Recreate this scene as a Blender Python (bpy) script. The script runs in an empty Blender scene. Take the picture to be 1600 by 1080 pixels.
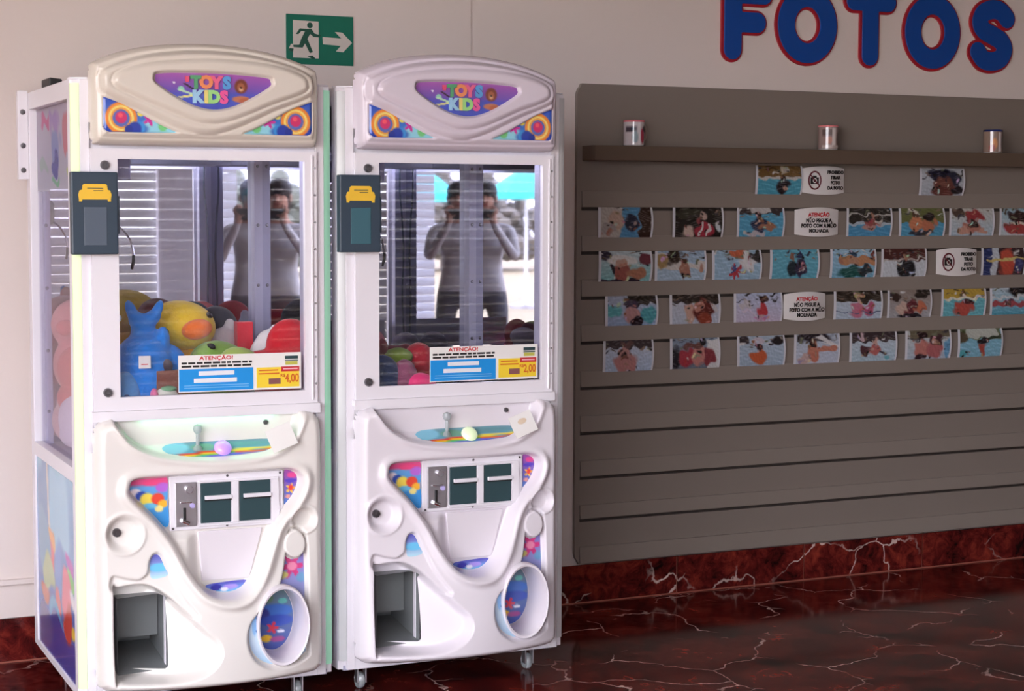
import bpy, bmesh, math, random
import numpy as np
from mathutils import Vector, Matrix, Euler
from mathutils.geometry import delaunay_2d_cdt
random.seed(4)
S = bpy.context.scene
C = S.collection
PI = math.pi

# ------------------------------------------------------------------ camera
F_PX, YAW, PITCH, ROLL, CAM_H = 2845.67, 0.4495, 0.07652, 0.00335, 1.5583
fw = Vector((math.sin(YAW)*math.cos(PITCH), math.cos(YAW)*math.cos(PITCH), -math.sin(PITCH)))
rt = Vector((math.cos(YAW), -math.sin(YAW), 0))
up = rt.cross(fw)
r2 = rt*math.cos(ROLL) + up*math.sin(ROLL)
u2 = up*math.cos(ROLL) - rt*math.sin(ROLL)
cam = bpy.data.cameras.new('camera')
cam.sensor_width = 36.0
cam.lens = F_PX/1600*36
cam.clip_start = 0.02
camo = bpy.data.objects.new('camera', cam)
C.objects.link(camo)
m = Matrix.Identity(4)
for i in range(3):
    m[i][0] = r2[i]; m[i][1] = u2[i]; m[i][2] = -fw[i]
m.translation = Vector((0, 0, CAM_H))
camo.matrix_world = m
S.camera = camo

# ------------------------------------------------------------------ light
S.view_settings.view_transform = 'Standard'
S.view_settings.look = 'None'
S.view_settings.gamma = 1.0
S.view_settings.use_curve_mapping = False
S.view_settings.exposure = 1.0
world = bpy.data.worlds.new('sky'); S.world = world
world.use_nodes = True
wn = world.node_tree; wn.nodes.clear()
wo = wn.nodes.new('ShaderNodeOutputWorld'); bg = wn.nodes.new('ShaderNodeBackground')
tc = wn.nodes.new('ShaderNodeTexCoord'); sx = wn.nodes.new('ShaderNodeSeparateXYZ'); cr = wn.nodes.new('ShaderNodeValToRGB')
cr.color_ramp.elements[0].position = 0.0; cr.color_ramp.elements[0].color = (0.98, 0.95, 1.0, 1)
cr.color_ramp.elements[1].position = 0.8; cr.color_ramp.elements[1].color = (0.84, 0.88, 1.0, 1)
wn.links.new(tc.outputs['Generated'], sx.inputs[0]); wn.links.new(sx.outputs['Z'], cr.inputs[0])
wn.links.new(cr.outputs[0], bg.inputs['Color']); bg.inputs['Strength'].default_value = 4.9
wn.links.new(bg.outputs[0], wo.inputs[0])
sun = bpy.data.lights.new('sun', 'SUN'); sun.energy = 1.2; sun.angle = 0.02; sun.color = (1, .95, .86)
suno = bpy.data.objects.new('sun', sun); C.objects.link(suno)
suno.rotation_euler = (math.radians(24), math.radians(-14), 0)
suno.location = (-6, -8, 9)

# ------------------------------------------------------------------ helpers
def lin(c):
    return tuple((v/255/12.92 if v/255 <= .04045 else ((v/255+.055)/1.055)**2.4) for v in c[:3])

def mat(name, rgb=None, rough=.5, metal=0, spec=.5, emit=None, es=0, coat=0, bump=None, col_attr=False, sheen=0):
    m = bpy.data.materials.new(name); m.use_nodes = True
    nt = m.node_tree; b = nt.nodes['Principled BSDF']
    if rgb: b.inputs['Base Color'].default_value = (*lin(rgb), 1)
    b.inputs['Roughness'].default_value = rough; b.inputs['Metallic'].default_value = metal
    b.inputs['Specular IOR Level'].default_value = spec
    b.inputs['Coat Weight'].default_value = coat
    b.inputs['Sheen Weight'].default_value = sheen
    if emit: b.inputs['Emission Color'].default_value = (*lin(emit), 1); b.inputs['Emission Strength'].default_value = es
    if col_attr:
        a = nt.nodes.new('ShaderNodeVertexColor'); a.layer_name = 'Col'
        nt.links.new(a.outputs['Color'], b.inputs['Base Color'])
    if bump:
        n = nt.nodes.new('ShaderNodeTexNoise'); n.inputs['Scale'].default_value = bump[0]; n.inputs['Detail'].default_value = 3
        t = nt.nodes.new('ShaderNodeTexCoord'); nt.links.new(t.outputs['Object'], n.inputs['Vector'])
        bp = nt.nodes.new('ShaderNodeBump'); bp.inputs['Strength'].default_value = bump[1]; bp.inputs['Distance'].default_value = .01
        nt.links.new(n.outputs['Fac'], bp.inputs['Height']); nt.links.new(bp.outputs['Normal'], b.inputs['Normal'])
    return m

def glass_mat(name, tint=(255, 255, 255), refl=1.0):
    m = bpy.data.materials.new(name); m.use_nodes = True
    nt = m.node_tree; nt.nodes.clear()
    o = nt.nodes.new('ShaderNodeOutputMaterial'); mx = nt.nodes.new('ShaderNodeMixShader')
    lw = nt.nodes.new('ShaderNodeLayerWeight'); lw.inputs['Blend'].default_value = .5
    pw = nt.nodes.new('ShaderNodeMath'); pw.operation = 'POWER'; pw.inputs[1].default_value = 5
    fr = nt.nodes.new('ShaderNodeMath'); fr.operation = 'MULTIPLY_ADD'; fr.inputs[1].default_value = .96; fr.inputs[2].default_value = .04
    nt.links.new(lw.outputs['Facing'], pw.inputs[0]); nt.links.new(pw.outputs[0], fr.inputs[0])
    mm = nt.nodes.new('ShaderNodeMath'); mm.operation = 'MULTIPLY'; mm.inputs[1].default_value = refl; mm.use_clamp = True
    t = nt.nodes.new('ShaderNodeBsdfTransparent'); t.inputs[0].default_value = (*lin(tint), 1)
    g = nt.nodes.new('ShaderNodeBsdfGlossy'); g.inputs['Roughness'].default_value = 0.02
    nt.links.new(fr.outputs[0], mm.inputs[0]); nt.links.new(mm.outputs[0], mx.inputs[0])
    nt.links.new(t.outputs[0], mx.inputs[1]); nt.links.new(g.outputs[0], mx.inputs[2]); nt.links.new(mx.outputs[0], o.inputs[0])
    return m

class MB:
    """collects shapes; build() links them as one mesh object"""
    def __init__(s): s.v = []; s.f = []; s.c = []
    def add(s, vs, fs, col=None):
        o = len(s.v); s.v += [tuple(p) for p in vs]; s.f += [tuple(i+o for i in f) for f in fs]
        s.c += [col or (1, 1, 1)]*len(vs) if not (col and isinstance(col, list)) else col
        return s
    def box(s, x0, x1, y0, y1, z0, z1):
        return s.add([(x0,y0,z0),(x1,y0,z0),(x1,y1,z0),(x0,y1,z0),(x0,y0,z1),(x1,y0,z1),(x1,y1,z1),(x0,y1,z1)],
                     [(0,3,2,1),(4,5,6,7),(0,1,5,4),(1,2,6,5),(2,3,7,6),(3,0,4,7)])
    def cyl(s, p0, p1, r0, r1=None, n=16, cap=True):
        p0 = Vector(p0); p1 = Vector(p1); r1 = r0 if r1 is None else r1
        d = (p1-p0).normalized(); a = d.orthogonal().normalized(); b = d.cross(a)
        vs = []
        for p, r in ((p0, r0), (p1, r1)):
            for k in range(n):
                t = 2*PI*k/n; vs.append(p + a*math.cos(t)*r + b*math.sin(t)*r)
        fs = [(k, (k+1) % n, n+(k+1) % n, n+k) for k in range(n)]
        if cap: fs += [tuple(range(n))[::-1], tuple(range(n, 2*n))]
        return s.add(vs, fs)
    def lathe(s, prof, center=(0, 0, 0), axis='Z', n=32, sx=1, sz=1):
        vs = []; fs = []
        for r, h in prof:
            for k in range(n):
                t = 2*PI*k/n; a, b = r*math.cos(t)*sx, r*math.sin(t)*sz
                p = (a, b, h) if axis == 'Z' else ((a, h, b) if axis == 'Y' else (h, a, b))
                vs.append((center[0]+p[0], center[1]+p[1], center[2]+p[2]))
        for i in range(len(prof)-1):
            for k in range(n):
                q = (i*n+k, i*n+(k+1) % n, (i+1)*n+(k+1) % n, (i+1)*n+k)
                fs.append(q if axis != 'Y' else q[::-1])
        return s.add(vs, fs)
    def tube(s, pts, r, n=8):
        pts = [Vector(p) for p in pts]; vs = []; fs = []
        rs = r if isinstance(r, (list, tuple)) else [r]*len(pts)
        ref = None
        for i, p in enumerate(pts):
            d = (pts[min(i+1, len(pts)-1)]-pts[max(i-1, 0)]).normalized()
            a = d.orthogonal().normalized() if ref is None else (ref - d*ref.dot(d)).normalized()
            ref = a; b = d.cross(a)
            for k in range(n):
                t = 2*PI*k/n; vs.append(p + (a*math.cos(t)+b*math.sin(t))*rs[i])
        for i in range(len(pts)-1):
            for k in range(n): fs.append((i*n+k, i*n+(k+1) % n, (i+1)*n+(k+1) % n, (i+1)*n+k))
        fs += [tuple(range(n))[::-1], tuple(range((len(pts)-1)*n, len(pts)*n))]
        return s.add(vs, fs)
    def ell(s, c, r, rot=(0, 0, 0), n=20, m=12):
        R = Euler(rot).to_matrix(); vs = []; fs = []
        if not isinstance(r, (tuple, list)): r = (r, r, r)
        for i in range(m+1):
            th = PI*i/m
            for k in range(n):
                ph = 2*PI*k/n
                p = R @ Vector((r[0]*math.sin(th)*math.cos(ph), r[1]*math.sin(th)*math.sin(ph), r[2]*math.cos(th)))
                vs.append((p.x+c[0], p.y+c[1], p.z+c[2]))
        for i in range(m):
            for k in range(n): fs.append((i*n+k, (i+1)*n+k, (i+1)*n+(k+1) % n, i*n+(k+1) % n))
        return s.add(vs, fs)
    def prism(s, poly, y0, y1):
        """poly in (x,z), extruded along y"""
        n = len(poly)
        vs = [(x, y0, z) for x, z in poly]+[(x, y1, z) for x, z in poly]
        fs = [tuple(range(n)), tuple(range(n, 2*n))[::-1]]+[((k+1) % n, k, n+k, n+(k+1) % n) for k in range(n)]
        return s.add(vs, fs)
    def build(s, name, m, parent=None, smooth=False, bevel=0, col=False):
        me = bpy.data.meshes.new(name); me.from_pydata(s.v, [], s.f); me.validate()
        bm = bmesh.new(); bm.from_mesh(me)
        bmesh.ops.remove_doubles(bm, verts=bm.verts, dist=1e-6)
        bmesh.ops.recalc_face_normals(bm, faces=bm.faces)
        if not col: bm.to_mesh(me)
        bm.free()
        if col:
            a = me.color_attributes.new('Col', 'FLOAT_COLOR', 'POINT')
            a.data.foreach_set('color', np.array([(*lin(c), 1) for c in s.c], dtype=np.float32).ravel())
        if smooth:
            me.polygons.foreach_set('use_smooth', [True]*len(me.polygons))
        o = bpy.data.objects.new(name, me); C.objects.link(o)
        if m: me.materials.append(m)
        if parent: o.parent = parent
        if bevel:
            b = o.modifiers.new('bevel', 'BEVEL'); b.width = bevel; b.segments = 2; b.limit_method = 'ANGLE'
        if smooth and not col: autosmooth(o)
        return o

def autosmooth(o, ang=40):
    me = o.data; bm = bmesh.new(); bm.from_mesh(me)
    for e in bm.edges:
        if len(e.link_faces) == 2 and e.calc_face_angle(0) > math.radians(ang): e.smooth = False
    bm.to_mesh(me); bm.free()

def empty(name, loc=(0, 0, 0), rz=0):
    o = bpy.data.objects.new(name, None); o.empty_display_size = .1; C.objects.link(o)
    o.location = loc; o.rotation_euler = (0, 0, rz); return o

def tag(o, label, cat, group=None):
    o['label'] = label; o['category'] = cat
    if group: o['group'] = group
    return o

def struct(o):
    o['kind'] = 'structure'; return o

def crom(pts, k=8, closed=True):
    out = []; n = len(pts)
    for i in range(n if closed else n-1):
        p = [np.array(pts[(i+j) % n] if closed else pts[min(max(i+j, 0), n-1)], float) for j in (-1, 0, 1, 2)]
        for t in np.arange(k)/k:
            out.append(tuple(.5*((2*p[1])+(-p[0]+p[2])*t+(2*p[0]-5*p[1]+4*p[2]-p[3])*t*t+(-p[0]+3*p[1]-3*p[2]+p[3])*t**3)))
    if not closed: out.append(tuple(pts[-1]))
    return out

def sdf(poly, X, Z):
    P = np.array(poly); Q = np.roll(P, -1, axis=0)
    d2 = np.full(X.shape, 1e9); ins = np.zeros(X.shape, bool)
    for a, b in zip(P, Q):
        ex, ez = b-a; wx, wz = X-a[0], Z-a[1]
        t = np.clip((wx*ex+wz*ez)/(ex*ex+ez*ez+1e-12), 0, 1)
        d2 = np.minimum(d2, (wx-t*ex)**2+(wz-t*ez)**2)
        c = ((a[1] > Z) != (b[1] > Z)) & (X < (b[0]-a[0])*(Z-a[1])/((b[1]-a[1]) if abs(b[1]-a[1]) > 1e-12 else 1e-12)+a[0])
        ins ^= c
    d = np.sqrt(d2); return np.where(ins, -d, d)

def sst(a, b, x):
    t = np.clip((x-a)/(b-a), 0, 1); return t*t*(3-2*t)

def heightfield(name, hf, keep, x0, x1, z0, z1, step, m, parent):
    """relief seen from -y; keep(X,Z) is a signed distance, negative where the shell exists"""
    xs = np.arange(x0, x1+step, step); zs = np.arange(z0, z1+step, step)
    X, Z = np.meshgrid(xs, zs); sd = keep(X, Z)
    e = 1e-4; gx = (keep(X+e, Z)-sd)/e; gz = (keep(X, Z+e)-sd)/e; g = np.sqrt(gx*gx+gz*gz)+1e-6
    mv = (sd > 0) & (sd < step*1.5)
    X2 = np.where(mv, X-sd*gx/g, X); Z2 = np.where(mv, Z-sd*gz/g, Z)
    Hh = hf(X2, Z2)
    nx, nz = len(xs), len(zs)
    cell = (sd[:-1, :-1] < step*.75) & (sd[1:, :-1] < step*.75) & (sd[:-1, 1:] < step*.75) & (sd[1:, 1:] < step*.75)
    idx = np.arange(nx*nz).reshape(nz, nx)
    fs = np.stack([idx[:-1, :-1], idx[:-1, 1:], idx[1:, 1:], idx[1:, :-1]], -1)[cell]
    used = np.unique(fs); rm = -np.ones(nx*nz, int); rm[used] = np.arange(len(used))
    V = np.stack([X2.ravel(), -Hh.ravel(), Z2.ravel()], -1)[used]
    me = bpy.data.meshes.new(name); me.from_pydata(V.tolist(), [], rm[fs].tolist())
    me.polygons.foreach_set('use_smooth', [True]*len(me.polygons))
    me.materials.append(m)
    o = bpy.data.objects.new(name, me); C.objects.link(o); o.parent = parent
    return o

# ---- flat prints: colour per vertex on a fine mesh (print only: no shading in it)
def hsh(a, b): return (np.sin(a*127.1+b*311.7)*43758.5453) % 1.0
def paint(ops, U, V, asp=1.0, warp=None):
    if warp:
        q = random.Random(warp); f = lambda: (q.uniform(3, 17), q.uniform(3, 17), q.uniform(0, 6.28))
        du = sum(a_/(3+.5*k)*np.sin(g[0]*U*asp+g[1]*V+g[2]) for k, (a_, g) in enumerate([(.05, f()) for _ in range(7)]))
        dv = sum(a_/(3+.5*k)*np.sin(g[0]*U*asp+g[1]*V+g[2]) for k, (a_, g) in enumerate([(.07, f()) for _ in range(7)]))
        U, V = U+du, V+dv
    col = np.full(U.shape+(3,), 255.0)
    def bl(mask, c):
        nonlocal col
        col = col*(1-mask[..., None])+np.array(c, float)*mask[..., None]
    for o in ops:
        k = o[0]
        if k == 'bg': bl(np.ones_like(U), o[1])
        elif k == 'grad':
            t = V[..., None]; col = np.array(o[1], float)*(1-t)+np.array(o[2], float)*t
        elif k == 'e':
            _, cx, cy, rx, ry, c = o[:6]; s = o[6] if len(o) > 6 else .25
            d = np.sqrt(((U-cx)/rx)**2+((V-cy)/ry)**2); bl(1-sst(1-s, 1+s*.3, d), c)
        elif k == 'r':
            _, a, b, c_, d_, c = o[:6]; s = o[6] if len(o) > 6 else .012
            bl(sst(a-s, a+s, U)*(1-sst(c_-s, c_+s, U))*sst(b-s, b+s, V)*(1-sst(d_-s, d_+s, V)), c)
        elif k == 'ring':
            _, cx, cy, ra, rb, c = o[:6]
            d = np.sqrt(((U-cx)*asp)**2+(V-cy)**2); s = .02
            bl(sst(ra-s, ra+s, d)*(1-sst(rb-s, rb+s, d)), c)
        elif k == 'star':
            _, cx, cy, r, npt, c = o[:6]
            dx, dy = (U-cx)*asp, V-cy; d = np.sqrt(dx*dx+dy*dy); t = np.arctan2(dy, dx)
            bl(1-sst(.9, 1.1, d/(r*(.72+.28*np.cos(npt*t)))), c)
        elif k == 'line':
            _, ax, ay, bx_, by_, w, c = o[:7]
            ex, ey = bx_-ax, by_-ay; t = np.clip(((U-ax)*ex+(V-ay)*ey)/(ex*ex+ey*ey), 0, 1)
            d = np.sqrt((U-ax-t*ex)**2+(V-ay-t*ey)**2); bl(1-sst(w*.7, w*1.2, d), c)
    return np.clip(col, 0, 255)

def set_col(me, cols):
    a = me.color_attributes.new('Col', 'FLOAT_COLOR', 'POINT')
    c = cols.reshape(-1, 3)/255.0
    l = np.where(c <= .04045, c/12.92, ((c+.055)/1.055)**2.4)
    a.data.foreach_set('color', np.concatenate([l, np.ones((len(l), 1))], 1).astype(np.float32).ravel())

def print_poly(name, poly, ops, yfun, m, parent, step=.004, cut=None):
    """a printed sticker of the outline poly (x,z), lying on the surface y=yfun(x,z)"""
    P = np.array(poly); x0, z0 = P.min(0); x1, z1 = P.max(0)
    X, Z = np.meshgrid(np.arange(x0+step/2, x1, step), np.arange(z0+step/2, z1, step))
    keep = sdf(poly, X, Z) < -step*.45
    ins = list(zip(X[keep], Z[keep])); n = len(poly)
    vs, _, fs, *_ = delaunay_2d_cdt([Vector(p) for p in list(poly)+ins], [(i, (i+1) % n) for i in range(n)], [], 1, 1e-6)
    vx = np.array([v.x for v in vs]); vz = np.array([v.y for v in vs])
    if cut is not None:
        fs = [f for f in fs if not cut(sum(vx[i] for i in f)/3, sum(vz[i] for i in f)/3)]
    yy = yfun(vx, vz)
    me = bpy.data.meshes.new(name); me.from_pydata(list(zip(vx.tolist(), yy.tolist(), vz.tolist())), [], [tuple(f) for f in fs])
    asp = (x1-x0)/(z1-z0)
    set_col(me, paint(ops, (vx-x0)/(x1-x0), (vz-z0)/(z1-z0), asp))
    # faces toward -y
    bm = bmesh.new(); bm.from_mesh(me); bm.normal_update()
    bad = [f for f in bm.faces if f.normal.y > 0]
    bmesh.ops.reverse_faces(bm, faces=bad); bm.to_mesh(me); bm.free()
    me.polygons.foreach_set('use_smooth', [True]*len(me.polygons))
    me.materials.append(m)
    o = bpy.data.objects.new(name, me); C.objects.link(o)
    if parent: o.parent = parent
    return o

def print_grid(name, w, h, nu, nv, ops, m, parent=None, fn=None, warp=None, post=None):
    """printed sheet centred on its origin, facing -y; fn(u,v) bends it"""
    U, V = np.meshgrid(np.linspace(0, 1, nu), np.linspace(0, 1, nv))
    X = (U-.5)*w; Z = (V-.5)*h; Y = fn(U, V) if fn else np.zeros_like(U)
    if fn is not None and isinstance(Y, tuple): X, Y, Z = X+Y[0], Y[1], Z+Y[2]
    me = bpy.data.meshes.new(name)
    idx = np.arange(nu*nv).reshape(nv, nu)
    fs = np.stack([idx[:-1, :-1], idx[:-1, 1:], idx[1:, 1:], idx[1:, :-1]], -1).reshape(-1, 4)
    me.from_pydata(np.stack([X, Y, Z], -1).reshape(-1, 3).tolist(), [], fs.tolist())
    cl = paint(ops, U, V, w/h, warp)
    if post: cl = post(cl, U, V)
    set_col(me, cl)
    me.polygons.foreach_set('use_smooth', [True]*len(me.polygons)); me.materials.append(m)
    o = bpy.data.objects.new(name, me); C.objects.link(o)
    if parent: o.parent = parent
    return o

def text(name, body, size, m, parent, loc, extrude=.0006, bold=0.0, sx=1.0, align='CENTER'):
    cu = bpy.data.curves.new(name, 'FONT'); cu.body = body; cu.size = size; cu.align_x = align; cu.align_y = 'CENTER'
    cu.extrude = extrude; cu.offset = bold; cu.resolution_u = 3
    t = bpy.data.objects.new(name+'_c', cu); C.objects.link(t)
    dg = bpy.context.evaluated_depsgraph_get()
    me = bpy.data.meshes.new_from_object(t.evaluated_get(dg)); bpy.data.objects.remove(t)
    me.name = name
    me.transform(Matrix.Diagonal((sx, 1, 1, 1))); me.transform(Matrix.Rotation(PI/2, 4, 'X')); me.transform(Matrix.Translation(loc))
    me.materials.clear(); me.materials.append(m)
    o = bpy.data.objects.new(name, me); C.objects.link(o); o.parent = parent
    return o

def stroke_shape(name, strokes, r, y0, y1, m, parent, step=.006, ell=None):
    """rounded-stroke letter: union of capsules, contoured on a grid and extruded from y0 to y1"""
    pts = np.array([p for s in strokes for p in s])
    xs = np.arange(pts[:, 0].min()-r-3*step, pts[:, 0].max()+r+4*step, step); zs = np.arange(pts[:, 1].min()-r-3*step, pts[:, 1].max()+r+4*step, step)
    X, Z = np.meshgrid(xs, zs); d = np.full(X.shape, 9.0)
    for s in strokes:
        for a, b in zip(s[:-1], s[1:]):
            ex, ez = b[0]-a[0], b[1]-a[1]; t = np.clip(((X-a[0])*ex+(Z-a[1])*ez)/(ex*ex+ez*ez+1e-12), 0, 1)
            d = np.minimum(d, np.hypot(X-a[0]-t*ex, Z-a[1]-t*ez))
    d -= r+1.37e-5
    segs = {}
    def ip(p, q):
        a, b = d[p], d[q]; t = a/(a-b)
        return (round(float(xs[p[1]]+(xs[q[1]]-xs[p[1]])*t), 6), round(float(zs[p[0]]+(zs[q[0]]-zs[p[0]])*t), 6))
    for j in range(len(zs)-1):
        for i in range(len(xs)-1):
            c = [(j, i), (j, i+1), (j+1, i+1), (j+1, i)]; ins = [d[k] < 0 for k in c]
            if all(ins) or not any(ins): continue
            cr_ = []
            for k in range(4):
                a, b = c[k], c[(k+1) % 4]
                if ins[k] != ins[(k+1) % 4]: cr_.append((ip(a, b) if a < b else ip(b, a), ins[k]))
            st = [p for p, w in cr_ if w]; en = [p for p, w in cr_ if not w]
            for a, b in zip(st, en): segs[b] = a
    loops = []
    while segs:
        k0 = next(iter(segs)); lp = [k0]; k = segs.pop(k0)
        while k in segs: lp.append(k); k = segs.pop(k)
        if len(lp) > 6: loops.append(lp)
    cu = bpy.data.curves.new(name, 'CURVE'); cu.dimensions = '2D'; cu.fill_mode = 'BOTH'; cu.extrude = (y1-y0)/2
    cu.bevel_depth = .001; cu.bevel_resolution = 1
    for lp in loops:
        sp = cu.splines.new('POLY'); sp.points.add(len(lp)-1); sp.use_cyclic_u = True
        for q, p in zip(sp.points, lp): q.co = (p[0], p[1], 0, 1)
    t = bpy.data.objects.new(name+'_c', cu); C.objects.link(t)
    me = bpy.data.meshes.new_from_object(t.evaluated_get(bpy.context.evaluated_depsgraph_get())); bpy.data.objects.remove(t)
    me.transform(Matrix.Rotation(PI/2, 4, 'X')); me.transform(Matrix.Translation((0, (y0+y1)/2, 0)))
    me.materials.clear(); me.materials.append(m)
    o = bpy.data.objects.new(name, me); C.objects.link(o)
    if parent: o.parent = parent
    return o

def copy_tree(o, parent=None):
    c = o.copy(); C.objects.link(c); c.parent = parent
    for ch in list(o.children): copy_tree(ch, c)
    return c

# ------------------------------------------------------------------ materials
M = {}
def marble(name):
    m = bpy.data.materials.new(name); m.use_nodes = True; nt = m.node_tree; b = nt.nodes['Principled BSDF']
    L = nt.links.new; N = nt.nodes.new
    t = N('ShaderNodeTexCoord'); mp = N('ShaderNodeMapping'); L(t.outputs['Object'], mp.inputs[0])
    n1 = N('ShaderNodeTexNoise'); n1.inputs['Scale'].default_value = 4.2; n1.inputs['Detail'].default_value = 9; n1.inputs['Roughness'].default_value = .62; n1.inputs['Distortion'].default_value = .6
    L(mp.outputs[0], n1.inputs['Vector'])
    r1 = N('ShaderNodeValToRGB'); e = r1.color_ramp.elements
    e[0].position = .40; e[0].color = (*lin((30, 10, 12)), 1); e[1].position = .66; e[1].color = (*lin((150, 58, 44)), 1)
    k = e.new(.5); k.color = (*lin((88, 25, 24)), 1)
    nf = N('ShaderNodeTexNoise'); nf.inputs['Scale'].default_value = 15; nf.inputs['Detail'].default_value = 8; nf.inputs['Roughness'].default_value = .7; nf.inputs['Distortion'].default_value = 1.2
    L(mp.outputs[0], nf.inputs['Vector'])
    am = N('ShaderNodeMix'); am.data_type = 'FLOAT'; am.inputs[0].default_value = .48; L(n1.outputs['Fac'], am.inputs[2]); L(nf.outputs['Fac'], am.inputs[3])
    L(am.outputs[0], r1.inputs[0])
    # thin broken veins: distance to voronoi cell edges, warped
    n2 = N('ShaderNodeTexNoise'); n2.inputs['Scale'].default_value = 4.0; n2.inputs['Detail'].default_value = 5; L(mp.outputs[0], n2.inputs['Vector'])
    mixv = N('ShaderNodeMix'); mixv.data_type = 'VECTOR'; mixv.inputs[0].default_value = .22
    L(mp.outputs[0], mixv.inputs[4]); L(n2.outputs['Color'], mixv.inputs[5])
    vo = N('ShaderNodeTexVoronoi'); vo.feature = 'DISTANCE_TO_EDGE'; vo.inputs['Scale'].default_value = 3.4; L(mixv.outputs[1], vo.inputs['Vector'])
    r2_ = N('ShaderNodeValToRGB'); r2_.color_ramp.elements[0].position = .004; r2_.color_ramp.elements[0].color = (1, 1, 1, 1)
    r2_.color_ramp.elements[1].position = .010; r2_.color_ramp.elements[1].color = (0, 0, 0, 1); L(vo.outputs['Distance'], r2_.inputs[0])
    n3 = N('ShaderNodeTexNoise'); n3.inputs['Scale'].default_value = 3.3; n3.inputs['Detail'].default_value = 3; L(mp.outputs[0], n3.inputs['Vector'])
    r3 = N('ShaderNodeValToRGB'); r3.color_ramp.elements[0].position = .46; r3.color_ramp.elements[1].position = .62; L(n3.outputs['Fac'], r3.inputs[0])
    mu = N('ShaderNodeMath'); mu.operation = 'MULTIPLY'; L(r2_.outputs[0], mu.inputs[0]); L(r3.outputs[0], mu.inputs[1])
    mx = N('ShaderNodeMix'); mx.data_type = 'RGBA'; L(mu.outputs[0], mx.inputs[0]); L(r1.outputs[0], mx.inputs[6]); mx.inputs[7].default_value = (*lin((236, 210, 202)), 1)
    L(mx.outputs[2], b.inputs['Base Color']); b.inputs['Roughness'].default_value = .10; b.inputs['Specular IOR Level'].default_value = .2
    return m
M['marble'] = marble('red_marble')
def plaster(name, rgb):
    m = mat(name, rgb, .85, bump=(60, .06)); nt = m.node_tree; b = nt.nodes['Principled BSDF']
    n = nt.nodes.new('ShaderNodeTexNoise'); n.inputs['Scale'].default_value = 1.3; t = nt.nodes.new('ShaderNodeTexCoord')
    nt.links.new(t.outputs['Object'], n.inputs['Vector'])
    mx = nt.nodes.new('ShaderNodeMix'); mx.data_type = 'RGBA'; nt.links.new(n.outputs['Fac'], mx.inputs[0])
    c = lin(rgb); mx.inputs[6].default_value = (*[v*.95 for v in c], 1); mx.inputs[7].default_value = (*[min(1, v*1.04) for v in c], 1)
    nt.links.new(mx.outputs[2], b.inputs['Base Color']); return m
M['wall'] = plaster('wall_paint', (229, 217, 213))
M['ceiling'] = plaster('ceiling_paint', (160, 148, 140))
M['grout'] = mat('grout', (150, 84, 70), .7)
M['panel'] = mat('panel_laminate', (134, 123, 116), .55, bump=(40, .03))
M['rail'] = mat('rail_laminate', (139, 128, 121), .5, bump=(40, .03))
M['shelf'] = mat('shelf_laminate', (98, 82, 70), .55)
M['print'] = mat('print', None, .28, col_attr=True)
M['printg'] = mat('glossy_print', None, .12, col_attr=True, coat=.4)
M['sticker'] = mat('sticker_print', None, .22, col_attr=True, coat=.3)
M['plastic_cream'] = mat('cream_plastic', (224, 216, 206), .24, coat=.25)
M['plastic_white'] = mat('white_plastic', (232, 226, 234), .24, coat=.25)
M['metal_white'] = mat('white_painted_metal', (238, 235, 243), .3)
M['inner'] = mat('inner_grey_metal', (184, 182, 204), .4)
M['screw'] = mat('screw_steel', (120, 118, 122), .3, 1)
M['chrome'] = mat('chrome', (225, 225, 230), .08, 1)
M['alu'] = mat('brushed_aluminium', (196, 194, 200), .3, .9)
M['mirror'] = mat('mirror', (214, 216, 228), .015, 1)
M['glass'] = glass_mat('window_glass', (250, 250, 252), 1.0)
M['sideglass'] = glass_mat('side_glass', (240, 238, 246), .5)
M['dark'] = mat('dark_teal_plastic', (46, 72, 78), .35)
M['black'] = mat('black_rubber', (24, 24, 28), .5)
M['navy'] = mat('terminal_navy', (54, 70, 86), .38)
M['screen'] = mat('terminal_screen', (88, 100, 116), .25)
M['screen2'] = mat('terminal_screen_teal', (60, 104, 118), .25)
M['yellow'] = mat('emblem_yellow', (246, 200, 62), .4)
M['chute'] = mat('chute_grey', (128, 132, 134), .45)
M['inner_fill'] = mat('cool_white_fill', (240, 240, 250), .4, emit=(236, 238, 255), es=8)
M['led_lime'] = mat('led_lime', (214, 230, 184), .4, emit=(212, 234, 178), es=.16)
M['led_green'] = mat('led_green', (160, 210, 184), .4, emit=(140, 205, 175), es=.14)
M['led_off'] = mat('led_off', (214, 216, 220), .3)
M['btn_purple'] = mat('button_purple', (190, 150, 240), .2, emit=(180, 140, 245), es=.3, coat=.5)
M['btn_green'] = mat('button_pale_green', (225, 240, 205), .2, emit=(220, 245, 190), es=.2, coat=.5)
M['clear'] = mat('clear_acrylic', (215, 222, 226), .12)
M['clear'].node_tree.nodes['Principled BSDF'].inputs['Transmission Weight'].default_value = .6
M['paper'] = mat('paper', (240, 238, 236), .7)
M['red_text'] = mat('red_ink', (205, 40, 50), .6)
M['black_text'] = mat('black_ink', (30, 28, 30), .6)
M['white_text'] = mat('white_ink', (235, 240, 248), .6)
M['blue_box'] = mat('notice_blue', (24, 150, 232), .5)
M['yellow_box'] = mat('notice_yellow', (250, 218, 60), .5)
M['orange_text'] = mat('price_orange', (222, 110, 40), .5)
M['sign_green'] = mat('sign_green', (16, 112, 92), .4)
M['sign_white'] = mat('sign_white', (214, 206, 200), .4)
M['letter_blue'] = mat('letter_blue', (20, 74, 160), .4)
M['letter_red'] = mat('letter_red', (168, 28, 44), .4)
def fabric(rgb): return mat('plush_%d_%d_%d' % rgb, rgb, .9, spec=.15, bump=(90, .25), sheen=.3)

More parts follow.
